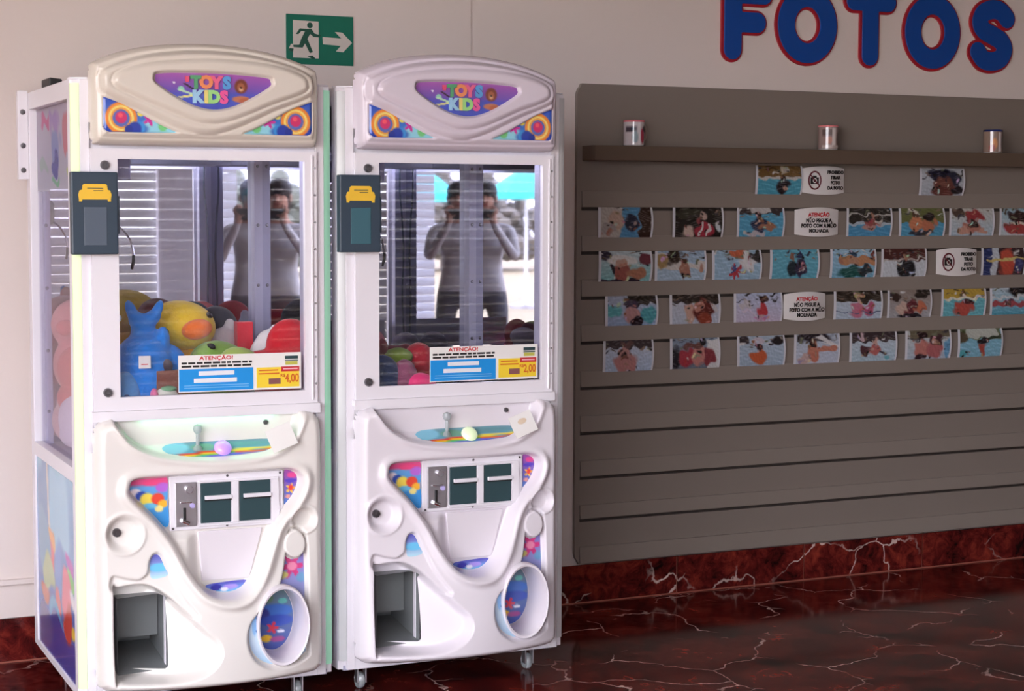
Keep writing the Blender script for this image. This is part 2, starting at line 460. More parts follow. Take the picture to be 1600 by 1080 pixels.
# ------------------------------------------------------------------ setting
YW = 6.2624
XL, XR, YF, ZC = -1.7, 6.8, -1.04, 3.3
fl = struct(MB().box(XL, XR, YF-.16, YW+.2, -.12, 0).build('floor', M['marble']))
fl['label'] = 'dark red marble floor with pale veins'
struct(MB().box(XL, 2.844, YW-.006, YW+.2, 0, ZC).build('wall_back_left', M['wall']))
struct(MB().box(2.844, XR, YW, YW+.2, 0, ZC).build('wall_back', M['wall']))
struct(MB().box(XR, XR+.15, YF-.16, YW+.2, 0, ZC).build('wall_right', plaster('bounce_cut_brown', (98, 82, 72))))  # unseen wall, set close and dark brown to cut bounce light
struct(MB().box(XL-.15, XL, 3.7, YW+.2, 0, ZC).build('wall_left_light_block', M['wall']))  # unseen wall, added to cut the light from the open left side
struct(MB().box(XL, XR+.15, YF-.2, YW+.2, ZC, ZC+.15).build('ceiling', M['ceiling']))
bb = struct(MB().box(XL, XR, YW-.0125, YW+.001, 0.0, .150).box(XL, XR, YW-.0215, YW-.0125, 0.0, .005).build('baseboard_back', M['grout']))
x = 3.755-.6165*8
tile_me = None
while x < XR-.1:
    o = MB().box(x+.004, min(x+.6125, XR), YW-.020, YW-.008, .005, .152).build('tile', M['marble'], bb, bevel=.0015)
    x += .6165
struct(MB().box(XL, 2.2, YW-.026, YW-.006, .266, .285).build('trim_1', M['wall'], bevel=.004))

# facade behind the camera, seen in the machine mirrors: two roller shutters and a white column
SY = YF
def shutter(x0, x1, label):
    root = tag(empty('roller_shutter', ((x0+x1)/2, SY, 0)), label, 'shutter')
    sh = mat('shutter_slat_'+label[:4], (226, 228, 232), .6)
    w = (x1-x0)/2
    prof = [(.004, 0), (-.004, .004), (-.009, .020), (-.009, .044), (-.004, .061), (.004, .064)]
    mbs = MB()
    vs = [(sx_*w, -p[0], p[1]) for sx_ in (-1, 1) for p in prof]; n = len(prof)
    mbs.add(vs, [(i, i+1, n+i+1, n+i) for i in range(n-1)]+[tuple(range(n)), tuple(range(n, 2*n))[::-1], (0, n, 2*n-1, n-1)])
    first = mbs.build('slat', sh, root)
    for k in range(1, 38):
        c = first.copy(); C.objects.link(c); c.parent = root; c.location = (0, 0, k*.0665)
    MB().box(-w, w, .002, .10, 38*.0665, 38*.0665+.22).build('shutter_box', sh, root)
    return root
shutter(-.27, 2.985, 'wide grey roller shutter behind the camera, left of the white column')
shutter(3.42, 6.78, 'wide grey roller shutter behind the camera, right of the white column')
struct(MB().box(2.985, 3.42, SY-.1, SY+.06, 0, ZC).build('trim_2', M['metal_white'], bevel=.01))
struct(MB().box(-.27, XR, SY-.14, SY-.003, 2.74, ZC).build('wall_front', M['wall']))

# ------------------------------------------------------------------ claw machine
A1 = dict(X=1.5558, Y=5.3478, a=-.0305); A2 = dict(X=2.3762, Y=5.3476, a=-.007)
def W(mi, lx, ly, z):
    c, s = math.cos(mi['a']), math.sin(mi['a'])
    return Vector((mi['X']+lx*c-ly*s, mi['Y']+lx*s+ly*c, z))
PW, OW, DP, ZT, ZB = .372, .397, .79, 1.923, .085

# ---- header relief
H_OUT = crom([(-.345, 1.765), (-.338, 1.742), (-.318, 1.733), (-.15, 1.731), (.15, 1.731), (.318, 1.733), (.338, 1.742), (.345, 1.765), (.346, 1.86), (.345, 1.950), (.322, 1.978), (.223, 2.012), (.11, 2.031), (-.01, 2.037), (-.14, 2.029), (-.24, 2.010), (-.322, 1.980), (-.345, 1.955), (-.346, 1.86)], 6)
H_A = crom([(-.318, 1.940), (-.274, 1.966), (-.168, 1.997), (-.02, 2.012), (.12, 2.004), (.218, 1.985), (.287, 1.962), (.318, 1.932), (.308, 1.889), (.191, 1.840), (.078, 1.789), (-.005, 1.769), (-.092, 1.785), (-.211, 1.837), (-.309, 1.882), (-.324, 1.912)], 6)
H_B = crom([(-.288, 1.926), (-.257, 1.949), (-.172, 1.973), (-.02, 1.987), (.12, 1.983), (.214, 1.970), (.277, 1.949), (.297, 1.924), (.284, 1.897), (.186, 1.860), (.09, 1.820), (.035, 1.804), (-.005, 1.800), (-.05, 1.806), (-.172, 1.852), (-.278, 1.898)], 6)
H_W = crom([(-.170, 1.932), (-.157, 1.942), (-.08, 1.946), (.005, 1.947), (.09, 1.944), (.168, 1.938), (.182, 1.928), (.174, 1.908), (.081, 1.855), (.004, 1.838), (-.073, 1.857), (-.160, 1.910)], 6)
TRL = [(-.316, 1.870)]+crom([(-.316, 1.870), (-.26, 1.850), (-.21, 1.824), (-.15, 1.792), (-.098, 1.770)], 6, False)[1:]+[(-.2, 1.769), (-.300, 1.769), (-.311, 1.774), (-.316, 1.785)]
TRR = [(-a, b) for a, b in TRL][::-1]
def header_h(X, Z):
    so = -sdf(H_OUT, X, Z); t = np.clip(so/.034, 0, 1)
    h = .062*np.sqrt(1-(1-t)**2)
    h += .007*sst(.030, .036, so)
    sa = sdf(H_A, X, Z); h += .013*sst(.006, -.016, sa)
    sb = sdf(H_B, X, Z); h += .010*sst(.005, -.014, sb)
    h -= .0050*np.exp(-((so-.022)/.0035)**2)+.0045*np.exp(-((sa-.004)/.0035)**2)+.0040*np.exp(-((sb-.003)/.0035)**2)
    sw = sdf(H_W, X, Z); h -= .016*sst(.006, -.002, sw)
    for T in (TRL, TRR): h -= .009*sst(.004, -.002, sdf(T, X, Z))*(sa > .002)
    return h

# ---- lower fascia relief
F_OUT = crom([(-.350, .15), (-.335, .118), (-.30, .106), (-.15, .104), (0, .104), (.15, .104), (.30, .106), (.335, .118), (.350, .15), (.351, .35), (.351, .6), (.350, .86), (.335, .912), (.305, .925), (.27, .927), (0, .928), (-.27, .927), (-.305, .925), (-.335, .912), (-.350, .86), (-.351, .6), (-.351, .35)], 5)
SCOOP = [(-.298, 1.1)]+crom([(-.298, .96), (-.288, .920), (-.270, .893), (-.239, .857), (-.182, .825), (-.104, .806), (.005, .795), (.115, .797), (.190, .812), (.240, .842), (.268, .890), (.286, .96)], 6, False)+[(.286, 1.1)]
VREC = crom([(-.252, .722), (-.235, .747), (-.15, .751), (0, .752), (.15, .753), (.245, .753), (.280, .722), (.262, .662), (.195, .582), (.143, .452), (.096, .385), (.034, .372), (-.03, .396), (-.080, .459), (-.122, .545), (-.174, .618), (-.244, .692)], 6)
LOWL = crom([(-.308, .462), (-.264, .453), (-.231, .449), (-.206, .466), (-.199, .500), (-.184, .522), (-.162, .517), (-.140, .470), (-.105, .395), (-.06, .330), (-.10, .33), (-.16, .38), (-.21, .415), (-.306, .415)], 5)
CHR = crom([(-.305, .415), (-.288, .427), (-.212, .431), (-.155, .402), (-.106, .354), (-.042, .290), (-.004, .250), (-.002, .203), (-.040, .163), (-.11, .142), (-.2, .138), (-.285, .140), (-.305, .158)], 5)
RREC = crom([(.236, .565), (.224, .500), (.210, .430), (.185, .378), (.137, .336), (.096, .296), (.083, .245), (.100, .193), (.150, .158), (.215, .152), (.282, .170), (.291, .20), (.291, .35), (.291, .5), (.280, .565)], 5)
CH0 = (-.288, -.142, .168, .388)   # chute opening x0,x1,z0,z1
OV = (.200, .280, .076, .114)       # oval tube centre and radii
def rrect(X, Z, x0, x1, z0, z1, r):
    qx = np.abs(X-(x0+x1)/2)-(x1-x0)/2+r; qz = np.abs(Z-(z0+z1)/2)-(z1-z0)/2+r
    return np.hypot(np.maximum(qx, 0), np.maximum(qz, 0))+np.minimum(np.maximum(qx, qz), 0)-r
def oval_sd(X, Z, k=1.0):
    return (np.hypot((X-OV[0])/(OV[2]*k), (Z-OV[1])/(OV[3]*k))-1)*OV[2]*k*1.15
def base_h(X, Z):
    return .062+.088*np.clip(1-(X/.352)**2, 0, 1)*sst(.62, .16, Z)
def fascia_h(X, Z):
    so = -sdf(F_OUT, X, Z); t = np.clip(so/.03, 0, 1)
    b = base_h(X, Z)
    h = b.copy()
    sv = sdf(VREC, X, Z)
    h += .016*np.exp(-((sv-.016)/.014)**2)*(sv > -.01)*sst(.80, .70, Z)        # raised band around the V
    sl = sdf(LOWL, X, Z); h -= .014*sst(.004, -.006, sl)
    sc = sdf(CHR, X, Z)
    deep = b-(.048+.062*np.clip((.0-X)/.28, 0, 1))
    w = sst(.003, -.016, sc); h = h*(1-w)+deep*w
    sr = sdf(RREC, X, Z); w = sst(.005, -.007, sr); h = h*(1-w)+(b-.022)*w
    bulb = np.hypot((X-.252)/.036, (Z-.520)/.044); h = np.maximum(h, (b+.004)*(bulb < 1.25)*sst(1.15, .9, bulb))
    for cx, cz, rx, rz, dp in ((-.270, .586, .054, .054, .026), (.284, .594, .040, .038, .022)):
        d = np.hypot((X-cx)/rx, (Z-cz)/rz); h -= dp*sst(1.05, .62, d); h += .004*np.exp(-((d-1.12)/.1)**2)
    w = sst(.005, -.012, sv)
    floor_v = .022+.0*X
    bowl = .022+.030*sst(-.035, -.085, X-.0)*sst(.585, .55, Z)                   # left facet of the bowl
    floor_v = np.where(Z < .58, bowl, floor_v)
    h = h*(1-w)+floor_v*w
    ss = sdf(SCOOP, X, Z); w = sst(.010, -.006, ss)
    tray = np.clip(.056-1.05*(Z-.79), .004, .06)
    h += .006*np.exp(-((ss-.014)/.010)**2)
    h = h*(1-w)+tray*w
    return h*np.sqrt(1-(1-t)**2)*(so > -1e-3)
def fascia_keep(X, Z):
    return np.maximum.reduce([sdf(F_OUT, X, Z), -rrect(X, Z, *CH0, .014), -oval_sd(X, Z)])

def art_blobs(seed, n, cols, rmin=.04, rmax=.14):
    rnd = random.Random(seed); ops = []
    for k in range(n):
        r = rnd.uniform(rmin, rmax)
        ops.append(('e', rnd.random(), rnd.random(), r, r*rnd.uniform(.7, 1.6), rnd.choice(cols)))
    return ops
BRIGHT = [(236, 60, 120), (250, 210, 60), (70, 190, 240), (40, 90, 200), (250, 130, 60), (150, 90, 200), (120, 210, 120), (245, 245, 250)]

def tri_ops(flip):
    f = (lambda u: 1-u) if flip else (lambda u: u)
    cx = f(.24)
    o = [('grad', (70, 140, 220), (50, 80, 190)),
         ('e', f(.85), .15, .36, .40, (150, 215, 235)), ('e', f(.80), .20, .07, .17, (120, 205, 130)),
         ('e', f(.28), .10, .34, .22, (40, 70, 180))]
    for ra, rb, c in ((.36, .46, (240, 140, 50)), (.29, .37, (252, 226, 120)), (.24, .30, (245, 160, 60))): o.append(('ring', cx, .40, ra, rb, c))
    o += [('ring', cx, .40, 0, .24, (90, 110, 190)), ('ring', cx, .42, 0, .17, (214, 50, 110)), ('ring', cx-.01, .48, 0, .07, (248, 90, 110)),
          ('e', f(.48), .12, .09, .20, (60, 150, 225)), ('e', f(.42), .10, .10, .22, (36, 60, 170)), ('e', f(.34), .08, .06, .14, (30, 50, 150)),
          ('star', f(.62), .38, .20, 5, (205, 60, 160)), ('e', f(.50), .55, .05, .10, (240, 225, 100))]
    return o

def make_machine():
    root = empty('claw_machine')
    mw = M['metal_white']
    # posts: front ones with chamfered led strip, back ones plain
    for s in (-1, 1):
        MB().prism_z([(s*.345, 0), (s*PW, 0), (s*(PW), .016), (s*OW, .020), (s*OW, .060), (s*.345, .060)], ZB, ZT).build('corner_post', mw, root, bevel=.0015)
        MB().prism_z([(s*(PW+.001), .002), (s*(PW+.012), .004), (s*(OW-.001), .012), (s*OW, .019), (s*(PW+.001), .015)], ZB+.03, ZT-.012).build('led_strip', M['led_off'], root, smooth=True)
        MB().box(min(s*.345, s*OW), max(s*.345, s*OW), .735, DP, ZB, ZT).build('corner_post', mw, root, bevel=.002)
        # small cap at each front post
        MB().prism_z([(s*.347, .001), (s*(OW-.002), .021), (s*(OW-.002), .059), (s*.347, .059)], ZT, ZT+.006).build('post_cap', mw, root, bevel=.002)
    # rails on the sides, and lower side panels
    for s in (-1, 1):
        a, b = sorted((s*OW, s*(OW-.03)))
        MB().box(a, b, .060, .735, 1.868, ZT).build('side_rail', mw, root, bevel=.0015)
        MB().box(a, b, .060, .735, .730, .775).build('side_rail', mw, root, bevel=.0015)
        MB().box(a, b, .060, .735, ZB, ZB+.02).build('side_rail', mw, root, bevel=.0015)
        MB().box(min(s*(OW-.006), s*(OW-.020)), max(s*(OW-.006), s*(OW-.020)), .060, .735, ZB+.02, .730).build('side_panel', mw, root)
    # front sheet under door and behind header, base, top, back
    MB().box(-.345, .345, .012, .030, 1.722, ZT).build('front_sheet', mw, root)
    MB().box(-.345, -.292, .002, .020, ZB, .945).box(-.138, .12, .002, .020, ZB, .945).box(.28, .345, .002, .020, ZB, .945).box(-.292, -.138, .002, .020, .40, .945).box(-.292, -.138, .002, .020, ZB, .16).box(.12, .28, .002, .020, .40, .945).box(.12, .28, .002, .020, ZB, .16).build('front_sheet', mw, root)
    MB().box(-.38, .38, .015, .78, ZB-.004, ZB+.012).build('base_plate', M['inner'], root)
    MB().box(-.390, .390, .012, .785, ZT-.02, ZT-.002).build('top_plate', mw, root)
    MB().box(-.36, .36, .770, .786, ZB, ZT-.02).build('back_panel', mw, root)
    MB().box(-.43, -.397, .752, .786, 1.640, 1.930).build('side_hinge', mw, root, bevel=.002)
    for z in (1.86, 1.75, 1.67): MB().lathe([(0, -.004), (.008, -.003), (.009, 0)], (-.414, .752, z), 'Y', 12).build('screw', M['screw'], root, True)
    MB().prism([(-.395, ZT-.001), (-.355, ZT-.001), (-.355, ZT+.022), (-.395, ZT+.026)], .36, .50).build('top_latch', M['black'], root, bevel=.004)
    # inside: playfield, ceiling, mirrors, grey inner posts with bolts
    MB().box(-.366, .366, .022, .745, .755, .772).build('playfield', M['inner'], root)
    MB().box(-.366, .366, .022, .745, 1.745, 1.765).build('inner_ceiling', M['inner'], root)
    MB().box(-.345, .335, .684, .690, .775, 1.742).build('back_mirror', M['mirror'], root)
    MB().prism_z([(.3580, .062), (.3620, .062), (.366, .640), (.362, .640)], .775, 1.742).build('side_mirror', M['mirror'], root)
    for s in (-1, 1):
        a, b = (.334, .3665) if s > 0 else (-.3665, -.346)
        p = MB().box(a, b, .640 if s > 0 else .66, .692, .773, 1.745).build('inner_post', M['inner'], root, bevel=.002)
        for z in (1.69, 1.49, 1.285, 1.08, .88):
            MB().lathe([(0, -.004), (.004, -.0035), (.006, 0)], ((a+b)/2-.004, .640 if s > 0 else .66, z), 'Y', 10).build('bolt', M['screw'], p, True)
        a, b = sorted((s*.312, s*.366))
        MB().box(a, b, .026, .062, .773, 1.745).build('inner_post', M['inner'], root, bevel=.002)
    MB().box(-.372, -.368, .058, .737, .772, 1.870).build('side_pane', M['sideglass'], root)
    MB().box(-.02, .30, .070, .090, 1.727, 1.744).build('inner_fill_light', M['inner_fill'], root, bevel=.002)  # unseen strip, added to brighten the dim cabinet interior
    # door
    door = empty('door'); door.parent = root
    fr = MB()
    x0, x1, z0, z1 = -.345, .3445, .948, 1.722; a0, a1, b0, b1 = -.266, .306, .988, 1.692
    fr.box(x0, a0, -.014, .006, z0, z1).box(a1, x1, -.014, .006, z0, z1).box(a0, a1, -.014, .006, b1, z1).box(a0, a1, -.014, .006, z0, b0)
    df = fr.build('door_frame', mw, door)
    MB().box(a1+.020, a1+.026, -.019, -.0135, z0+.01, z1-.01).build('hinge', mw, door, bevel=.002)
    for k in range(9):
        MB().lathe([(0, -.0035), (.0025, -.003), (.004, 0)], (a1+.033, -.014, z0+.06+k*.083), 'Y', 8).build('rivet', M['alu'], door, True)
    MB().box(a0-.004, a1+.004, -.003, .001, b0-.004, b1+.004).build('window_pane', M['glass'], door)
    for z in (1.674, 1.004):
        MB().lathe([(0, -.007), (.006, -.007), (.007, -.010), (.011, -.010), (.0135, -.006), (.0135, 0)], (-.304, -.014, z), 'Y', 20).build('lock', M['screw'], door, True)
    MB().box(-.352, .352, -.018, .012, .928, .9475).box(-.352, .352, -.0205, -.0165, .917, .9475).build('door_ledge', mw, root, bevel=.001)
    # header
    hd = heightfield('header', header_h, lambda X, Z: sdf(H_OUT, X, Z), -.352, .352, 1.727, 2.042, .0035, M['plastic_cream'], root)
    MB().box(-.33, .33, -.003, .012, 1.735, 1.955).build('header_back', mw, root)
    hy = lambda X, Z: -(header_h(X, Z)+.0015)
    lg = [('grad', (60, 80, 190), (170, 90, 175)), ('e', .5, .30, .6, .25, (74, 92, 200), .8),
          ('e', .22, .55, .03, .08, (150, 215, 190)), ('line', .21, .52, .33, .40, .022, (190, 225, 190)), ('line', .22, .32, .33, .38, .026, (232, 226, 140)),
          ('line', .25, .70, .34, .52, .014, (60, 40, 60)), ('e', .16, .72, .012, .03, (240, 230, 245)),
          ('e', .735, .30, .085, .10, (196, 120, 90)), ('e', .79, .26, .08, .09, (180, 100, 70)), ('e', .84, .30, .025, .08, (205, 140, 110)),
          ('e', .735, .66, .062, .22, (122, 62, 44)), ('e', .735, .63, .036, .14, (166, 98, 68)), ('e', .735, .58, .018, .06, (214, 168, 130)), ('e', .735, .62, .009, .03, (40, 24, 20))]
    lp = print_poly('logo_panel', [(x_*.985+.001, 1.893+(z_-1.893)*.965) for x_, z_ in H_W], lg, lambda X, Z: 0*X-.0785, M['sticker'], hd, .003)
    cols = {'r': (232, 60, 110), 'g': (60, 150, 95), 'o': (242, 130, 70), 'p': (236, 80, 130), 'b': (70, 150, 225), 'l': (150, 205, 245), 'y': (236, 216, 110), 'm': (150, 220, 120), 'k': (240, 70, 150)}
    tm = {k: mat('logo_'+k, tuple(int(c_*.85+36) for c_ in v), .3, coat=.4) for k, v in cols.items()}
    # lettering of the logo, rounded balloon letters
    x_ = -.052
    for ch, k, dz in (('T', 'g', 0), ('O', 'o', .001), ('Y', 'p', 0), ('S', 'b', 0)):
        text('letter', ch, .048, tm[k], hd, (x_+.005, -.0815, 1.9165+dz), .002, .0034, .98); x_ += .031
    x_ = -.050
    for ch, k in (('K', 'l'), ('I', 'y'), ('D', 'm'), ('S', 'k')):
        dx = .032 if ch in 'KS' else (.019 if ch == 'I' else .028)
        text('letter', ch, .048, tm[k], hd, (x_+dx/2-.008, -.0815, 1.8745), .002, .0034, .98); x_ += dx
    text('letter', "'", .05, tm['r'], hd, (-.073, -.0815, 1.912), .002, .0022, 1.5)
    for T, f in ((TRL, False), (TRR, True)): print_poly('corner_sticker', T, tri_ops(f), hy, M['sticker'], hd, .003)
    # fascia
    fa = heightfield('fascia', fascia_h, fascia_keep, -.357, .357, .098, .934, .0035, M['plastic_white'], root)
    MB().box(-.34, .34, .0005, .003, .92, .95).build('fascia_top', M['plastic_white'], root)
    fy = lambda X, Z: -(fascia_h(X, Z)+.0016)
    # V stickers
    vl = crom([(-.246, .718), (-.232, .742), (-.18, .746), (-.135, .747), (-.132, .68), (-.132, .594), (-.178, .625), (-.238, .690)], 4)
    print_poly('sticker', vl, [('grad', (50, 150, 225), (120, 175, 235)), ('r', 0, .82, 1.1, 1.1, (236, 90, 150)), ('e', .15, .62, .2, .16, (250, 240, 250)), ('e', .30, .62, .16, .10, (50, 80, 180)), ('e', .45, .55, .20, .13, (250, 225, 90)), ('e', .72, .55, .18, .12, (240, 80, 60)), ('e', .85, .45, .14, .08, (255, 190, 60)), ('e', .75, .36, .12, .07, (250, 235, 150)), ('e', .5, .42, .2, .06, (110, 200, 240)), ('e', .6, .86, .3, .07, (245, 80, 140)), ('e', .85, .76, .2, .1, (190, 110, 220))], lambda X, Z: 0*X-.0275, M['sticker'], fa)
    vr = crom([(.232, .747), (.262, .744), (.274, .720), (.258, .668), (.232, .628), (.231, .69)], 4)
    print_poly('sticker', vr, [('grad', (70, 130, 205), (170, 80, 170)), ('e', .6, .82, .4, .08, (225, 80, 150)), ('e', .5, .68, .5, .06, (90, 70, 190)), ('star', .5, .48, .13, 5, (250, 200, 70)), ('e', .5, .50, .2, .08, (230, 70, 60)), ('e', .3, .28, .2, .05, (230, 160, 150))], lambda X, Z: 0*X-.0275, M['sticker'], fa)
    vb = crom([(-.016, .406), (.04, .412), (.108, .412), (.088, .388), (.034, .379), (-.006, .391)], 5)
    print_poly('sticker', vb, [('grad', (120, 200, 240), (90, 80, 190)), ('e', .25, .5, .15, .3, (60, 60, 170)), ('e', .6, .5, .2, .25, (170, 150, 235)), ('e', .45, .3, .1, .2, (235, 235, 250))], lambda X, Z: 0*X-.0275, M['sticker'], fa)
    sb = crom([(-.196, .470), (-.194, .500), (-.182, .517), (-.166, .512), (-.153, .480), (-.145, .455), (-.19, .448)], 4)
    print_poly('sticker', sb, [('grad', (190, 235, 250), (90, 90, 190)), ('e', .5, .45, .6, .2, (110, 200, 245))], fy, M['sticker'], fa)
    rin = [(x_ if not .285 < x_ else .287, z_) for x_, z_ in RREC]
    rp = [(.19+(x_-.19)*.93, .35+(z_-.35)*.95) for x_, z_ in RREC]
    print_poly('sticker', rp, [('grad', (190, 225, 248), (130, 110, 200)), ('e', .35, .30, .4, .25, (205, 228, 248)), ('star', .80, .72, .10, 6, (222, 70, 140)), ('e', .8, .72, .09, .035, (250, 150, 190)), ('e', .95, .63, .1, .04, (120, 170, 215)), ('e', .60, .80, .09, .05, (110, 90, 190)), ('e', .62, .66, .12, .03, (222, 214, 130)), ('e', .7, .9, .1, .05, (70, 60, 130)),
                                   ('e', .18, .37, .13, .045, (70, 60, 160)), ('e', .17, .36, .05, .02, (200, 200, 245)), ('line', .13, .27, .22, .265, .01, (50, 60, 140)), ('e', .10, .33, .05, .1, (140, 190, 240))],
               fy, M['sticker'], fa, cut=lambda a, b: ((a-OV[0])/OV[2])**2+((b-OV[1])/OV[3])**2 < 1.02 or ((a-.252)/.036)**2+((b-.520)/.044)**2 < 1.3)
    # oval speaker tube with its art disc
    yb = -.106
    tb = MB().lathe([(1.10, yb+.012), (1.10, yb-.010), (1.06, yb-.018), (1.0, yb-.016), (.96, yb-.004), (.93, yb+.03), (.90, .006), (0, .0062)], (OV[0], 0, OV[1]), 'Y', 48, OV[2], OV[3]).build('speaker_tube', M['plastic_white'], fa, True)
    ov = [(OV[0]+.066*math.cos(t), OV[1]+.101*math.sin(t)) for t in np.linspace(0, 2*PI, 40, endpoint=False)]
    print_poly('speaker_art', ov, [('grad', (70, 90, 180), (120, 150, 150)), ('e', .55, .60, .5, .12, (70, 120, 205)), ('e', .25, .55, .2, .12, (60, 70, 150)), ('e', .6, .45, .45, .1, (60, 90, 190)), ('star', .50, .34, .10, 5, (225, 70, 90)), ('e', .35, .18, .16, .06, (245, 200, 60)), ('e', .62, .16, .2, .05, (170, 80, 150)), ('e', .3, .8, .25, .08, (110, 150, 120)), ('e', .75, .75, .12, .05, (110, 200, 190)), ('e', .7, .28, .1, .03, (230, 235, 250))],
               lambda X, Z: 0*X+.0045, M['sticker'], fa, .004)
    # lock in the left dish
    ydish = -float(fascia_h(np.array([-.29]), np.array([.586]))[0])
    MB().lathe([(0, -.010), (.011, -.010), (.0135, -.004), (.0135, .006)], (-.288, ydish, .588), 'Y', 18).lathe([(0, -.012), (.004, -.012), (.004, -.009)], (-.288, ydish, .588), 'Y', 8).build('lock', M['screw'], fa, True)
    # chute: open grey box behind the opening
    cx0, cx1, cz0, cz1 = CH0
    e = .006
    ch = MB()
    y1 = -.028
    ch.add([(cx0-e, y1-.03, cz0-e), (cx1+e, y1, cz0-e), (cx1+e, y1, cz1+e), (cx0-e, y1-.03, cz1+e), (cx0-e, .22, cz0+.03), (cx1+e, .22, cz0+.03), (cx1+e, .22, cz1+e), (cx0-e, .22, cz1+e)],
           [(4, 5, 6, 7), (0, 1, 5, 4), (1, 2, 6, 5), (2, 3, 7, 6), (3, 0, 4, 7)])
    ch.build('chute_box', M['chute'], root)
    MB().box(cx0-e+.001, cx1+e-.002, .10, .104, cz0+.07, cz1+.003).build('chute_flap', M['chute'], root)
    # coin plate
    cp = MB().box(-.128, .226, -.034, -.020, .580, .746).build('coin_plate', M['metal_white'], root, bevel=.003)
    for xx, zz in ((.05, .739), (.048, .587), (-.118, .587), (.216, .587), (.216, .739)): MB().lathe([(0, -.003), (.003, -.0025), (.004, 0)], (xx, -.034, zz), 'Y', 10).build('screw', M['screw'], cp, True)
    MB().box(-.112, -.046, -.040, -.030, .592, .726).build('coin_acceptor', M['alu'], cp, bevel=.002)
    MB().box(-.088, -.080, -.046, -.038, .612, .650).build('acceptor_slot', M['black'], cp, bevel=.001)
    MB().box(-.098, -.062, -.046, -.038, .664, .668).build('acceptor_lever', M['chrome'], cp, bevel=.001)
    MB().cyl((-.070, -.038, .705), (-.070, -.050, .705), .012).build('acceptor_knob', M['chrome'], cp, bevel=.001)
    MB().cyl((-.094, -.046, .612), (-.072, -.046, .602), .007, n=12).build('acceptor_return', M['chrome'], cp, bevel=.001)
    MB().cyl((-.060, -.044, .655), (-.060, -.0395, .655), .008, n=12).build('return_button', mat('lilac_button', (190, 180, 235), .3), cp)
    MB().box(-.040, .210, -.042, -.030, .589, .596).box(-.040, .210, -.042, -.030, .722, .729).box(.062, .084, -.042, -.030, .596, .722).box(.186, .210, -.042, -.030, .596, .722).build('slot_frame', M['metal_white'], cp, bevel=.002)
    for a, b in ((-.034, .060), (.086, .184)):
        s_ = MB().box(a, b, -.038, -.030, .598, .720).build('coin_door', M['dark'], cp, bevel=.002)
        MB().box(a+.012, b+.001, -.048, -.037, .670, .682).build('slot_bar', M['metal_white'], s_, bevel=.002)
        MB().box(a+.012, b+.001, -.041, -.037, .665, .670).build('slot_shadow_gap', M['black'], s_)
    # bowl back plate
    MB().prism([(-.042, .572), (.160, .572), (.118, .420), (-.030, .420)], -.030, -.020).build('bowl_plate', M['plastic_white'], root, bevel=.003)
    # tray: sticker, joystick, button, screw
    trp = crom([(-.143, .832), (-.10, .842), (.05, .843), (.19, .842), (.212, .826), (.19, .812), (.10, .804), (.0, .801), (-.10, .807), (-.135, .818)], 4)
    trayy = lambda X, Z: -(np.clip(.056-1.05*(Z-.79), .004, .06)+.0018)
    print_poly('sticker', trp, [('grad', (90, 170, 200), (120, 160, 175)), ('e', .10, .65, .14, .4, (140, 205, 230)), ('line', .15, .15, .5, .35, .09, (230, 60, 50)), ('line', .22, .12, .6, .32, .06, (250, 200, 60)), ('line', .3, .08, .7, .28, .06, (110, 200, 90)), ('line', .4, .04, .7, .12, .06, (120, 110, 220)), ('line', .6, .35, .95, .45, .07, (245, 225, 90)), ('line', .66, .24, .98, .30, .05, (240, 110, 50)), ('line', .72, .14, .98, .18, .05, (110, 140, 210)), ('e', .7, .75, .25, .18, (110, 160, 170)), ('e', .35, .62, .12, .25, (120, 170, 150))], trayy, M['sticker'], fa)
    js = MB().lathe([(.016, 0), (.012, .010), (.006, .016), (.006, .050), (.011, .054), (.014, .064), (.011, .074), (0, .078)], (-.037, -.020, .820), 'Z', 16).build('joystick', M['clear'], root, True)
    MB().lathe([(.027, 0), (.027, .006), (.021, .014), (.010, .019), (0, .020)], (0, 0, 0), 'Z', 24).build('button', M['btn_green'], root, True)
    bt = [c for c in root.children if c.name.startswith('button')][0]
    bt.location = (.038, -.028, .822); bt.rotation_euler = (math.radians(42), 0, 0)
    MB().lathe([(0, -.006), (.007, -.005), (.009, .002)], (.180, -.004, .893), 'Y', 14).build('screw', M['screw'], root, True)
    # casters
    for x_ in (-.30, .30):
        for y_ in (.07, .70):
            c = MB().box(x_-.03, x_+.03, y_-.03, y_+.03, .074, .082).box(x_-.016, x_-.012, y_-.012, y_+.016, .022, .075).box(x_+.012, x_+.016, y_-.012, y_+.016, .022, .075).build('caster', M['alu'], root, bevel=.001)
            MB().lathe([(.010, -.010), (.024, -.010), (.027, -.006), (.027, .006), (.024, .010), (.010, .010)], (x_, y_+.012, .0275), 'X', 24).build('wheel', M['clear'], c, True)
    # gantry and claw, parked at the front left
    g = MB().box(-.355, .36, .10, .13, 1.70, 1.722).box(-.355, .36, .30, .33, 1.70, 1.722).build('gantry_rail', M['alu'], root, bevel=.002)
    MB().box(-.31, -.205, .09, .34, 1.632, 1.70).build('gantry_carriage', mat('carriage_lilac', (150, 146, 180), .4), root, bevel=.004)
    ck = (-.262, .15)
    MB().tube([(ck[0], ck[1], 1.64), (ck[0]+.004, ck[1], 1.60), (ck[0], ck[1], 1.57)], .003, 6).build('claw_cord', M['black'], root, True)
    cw = MB().lathe([(0, 1.575), (.018, 1.572), (.026, 1.56), (.026, 1.50), (.020, 1.488), (0, 1.486)], (ck[0], ck[1], 0), 'Z', 20).build('claw_head', mat('claw_pale_green', (205, 222, 205), .25), root, True)
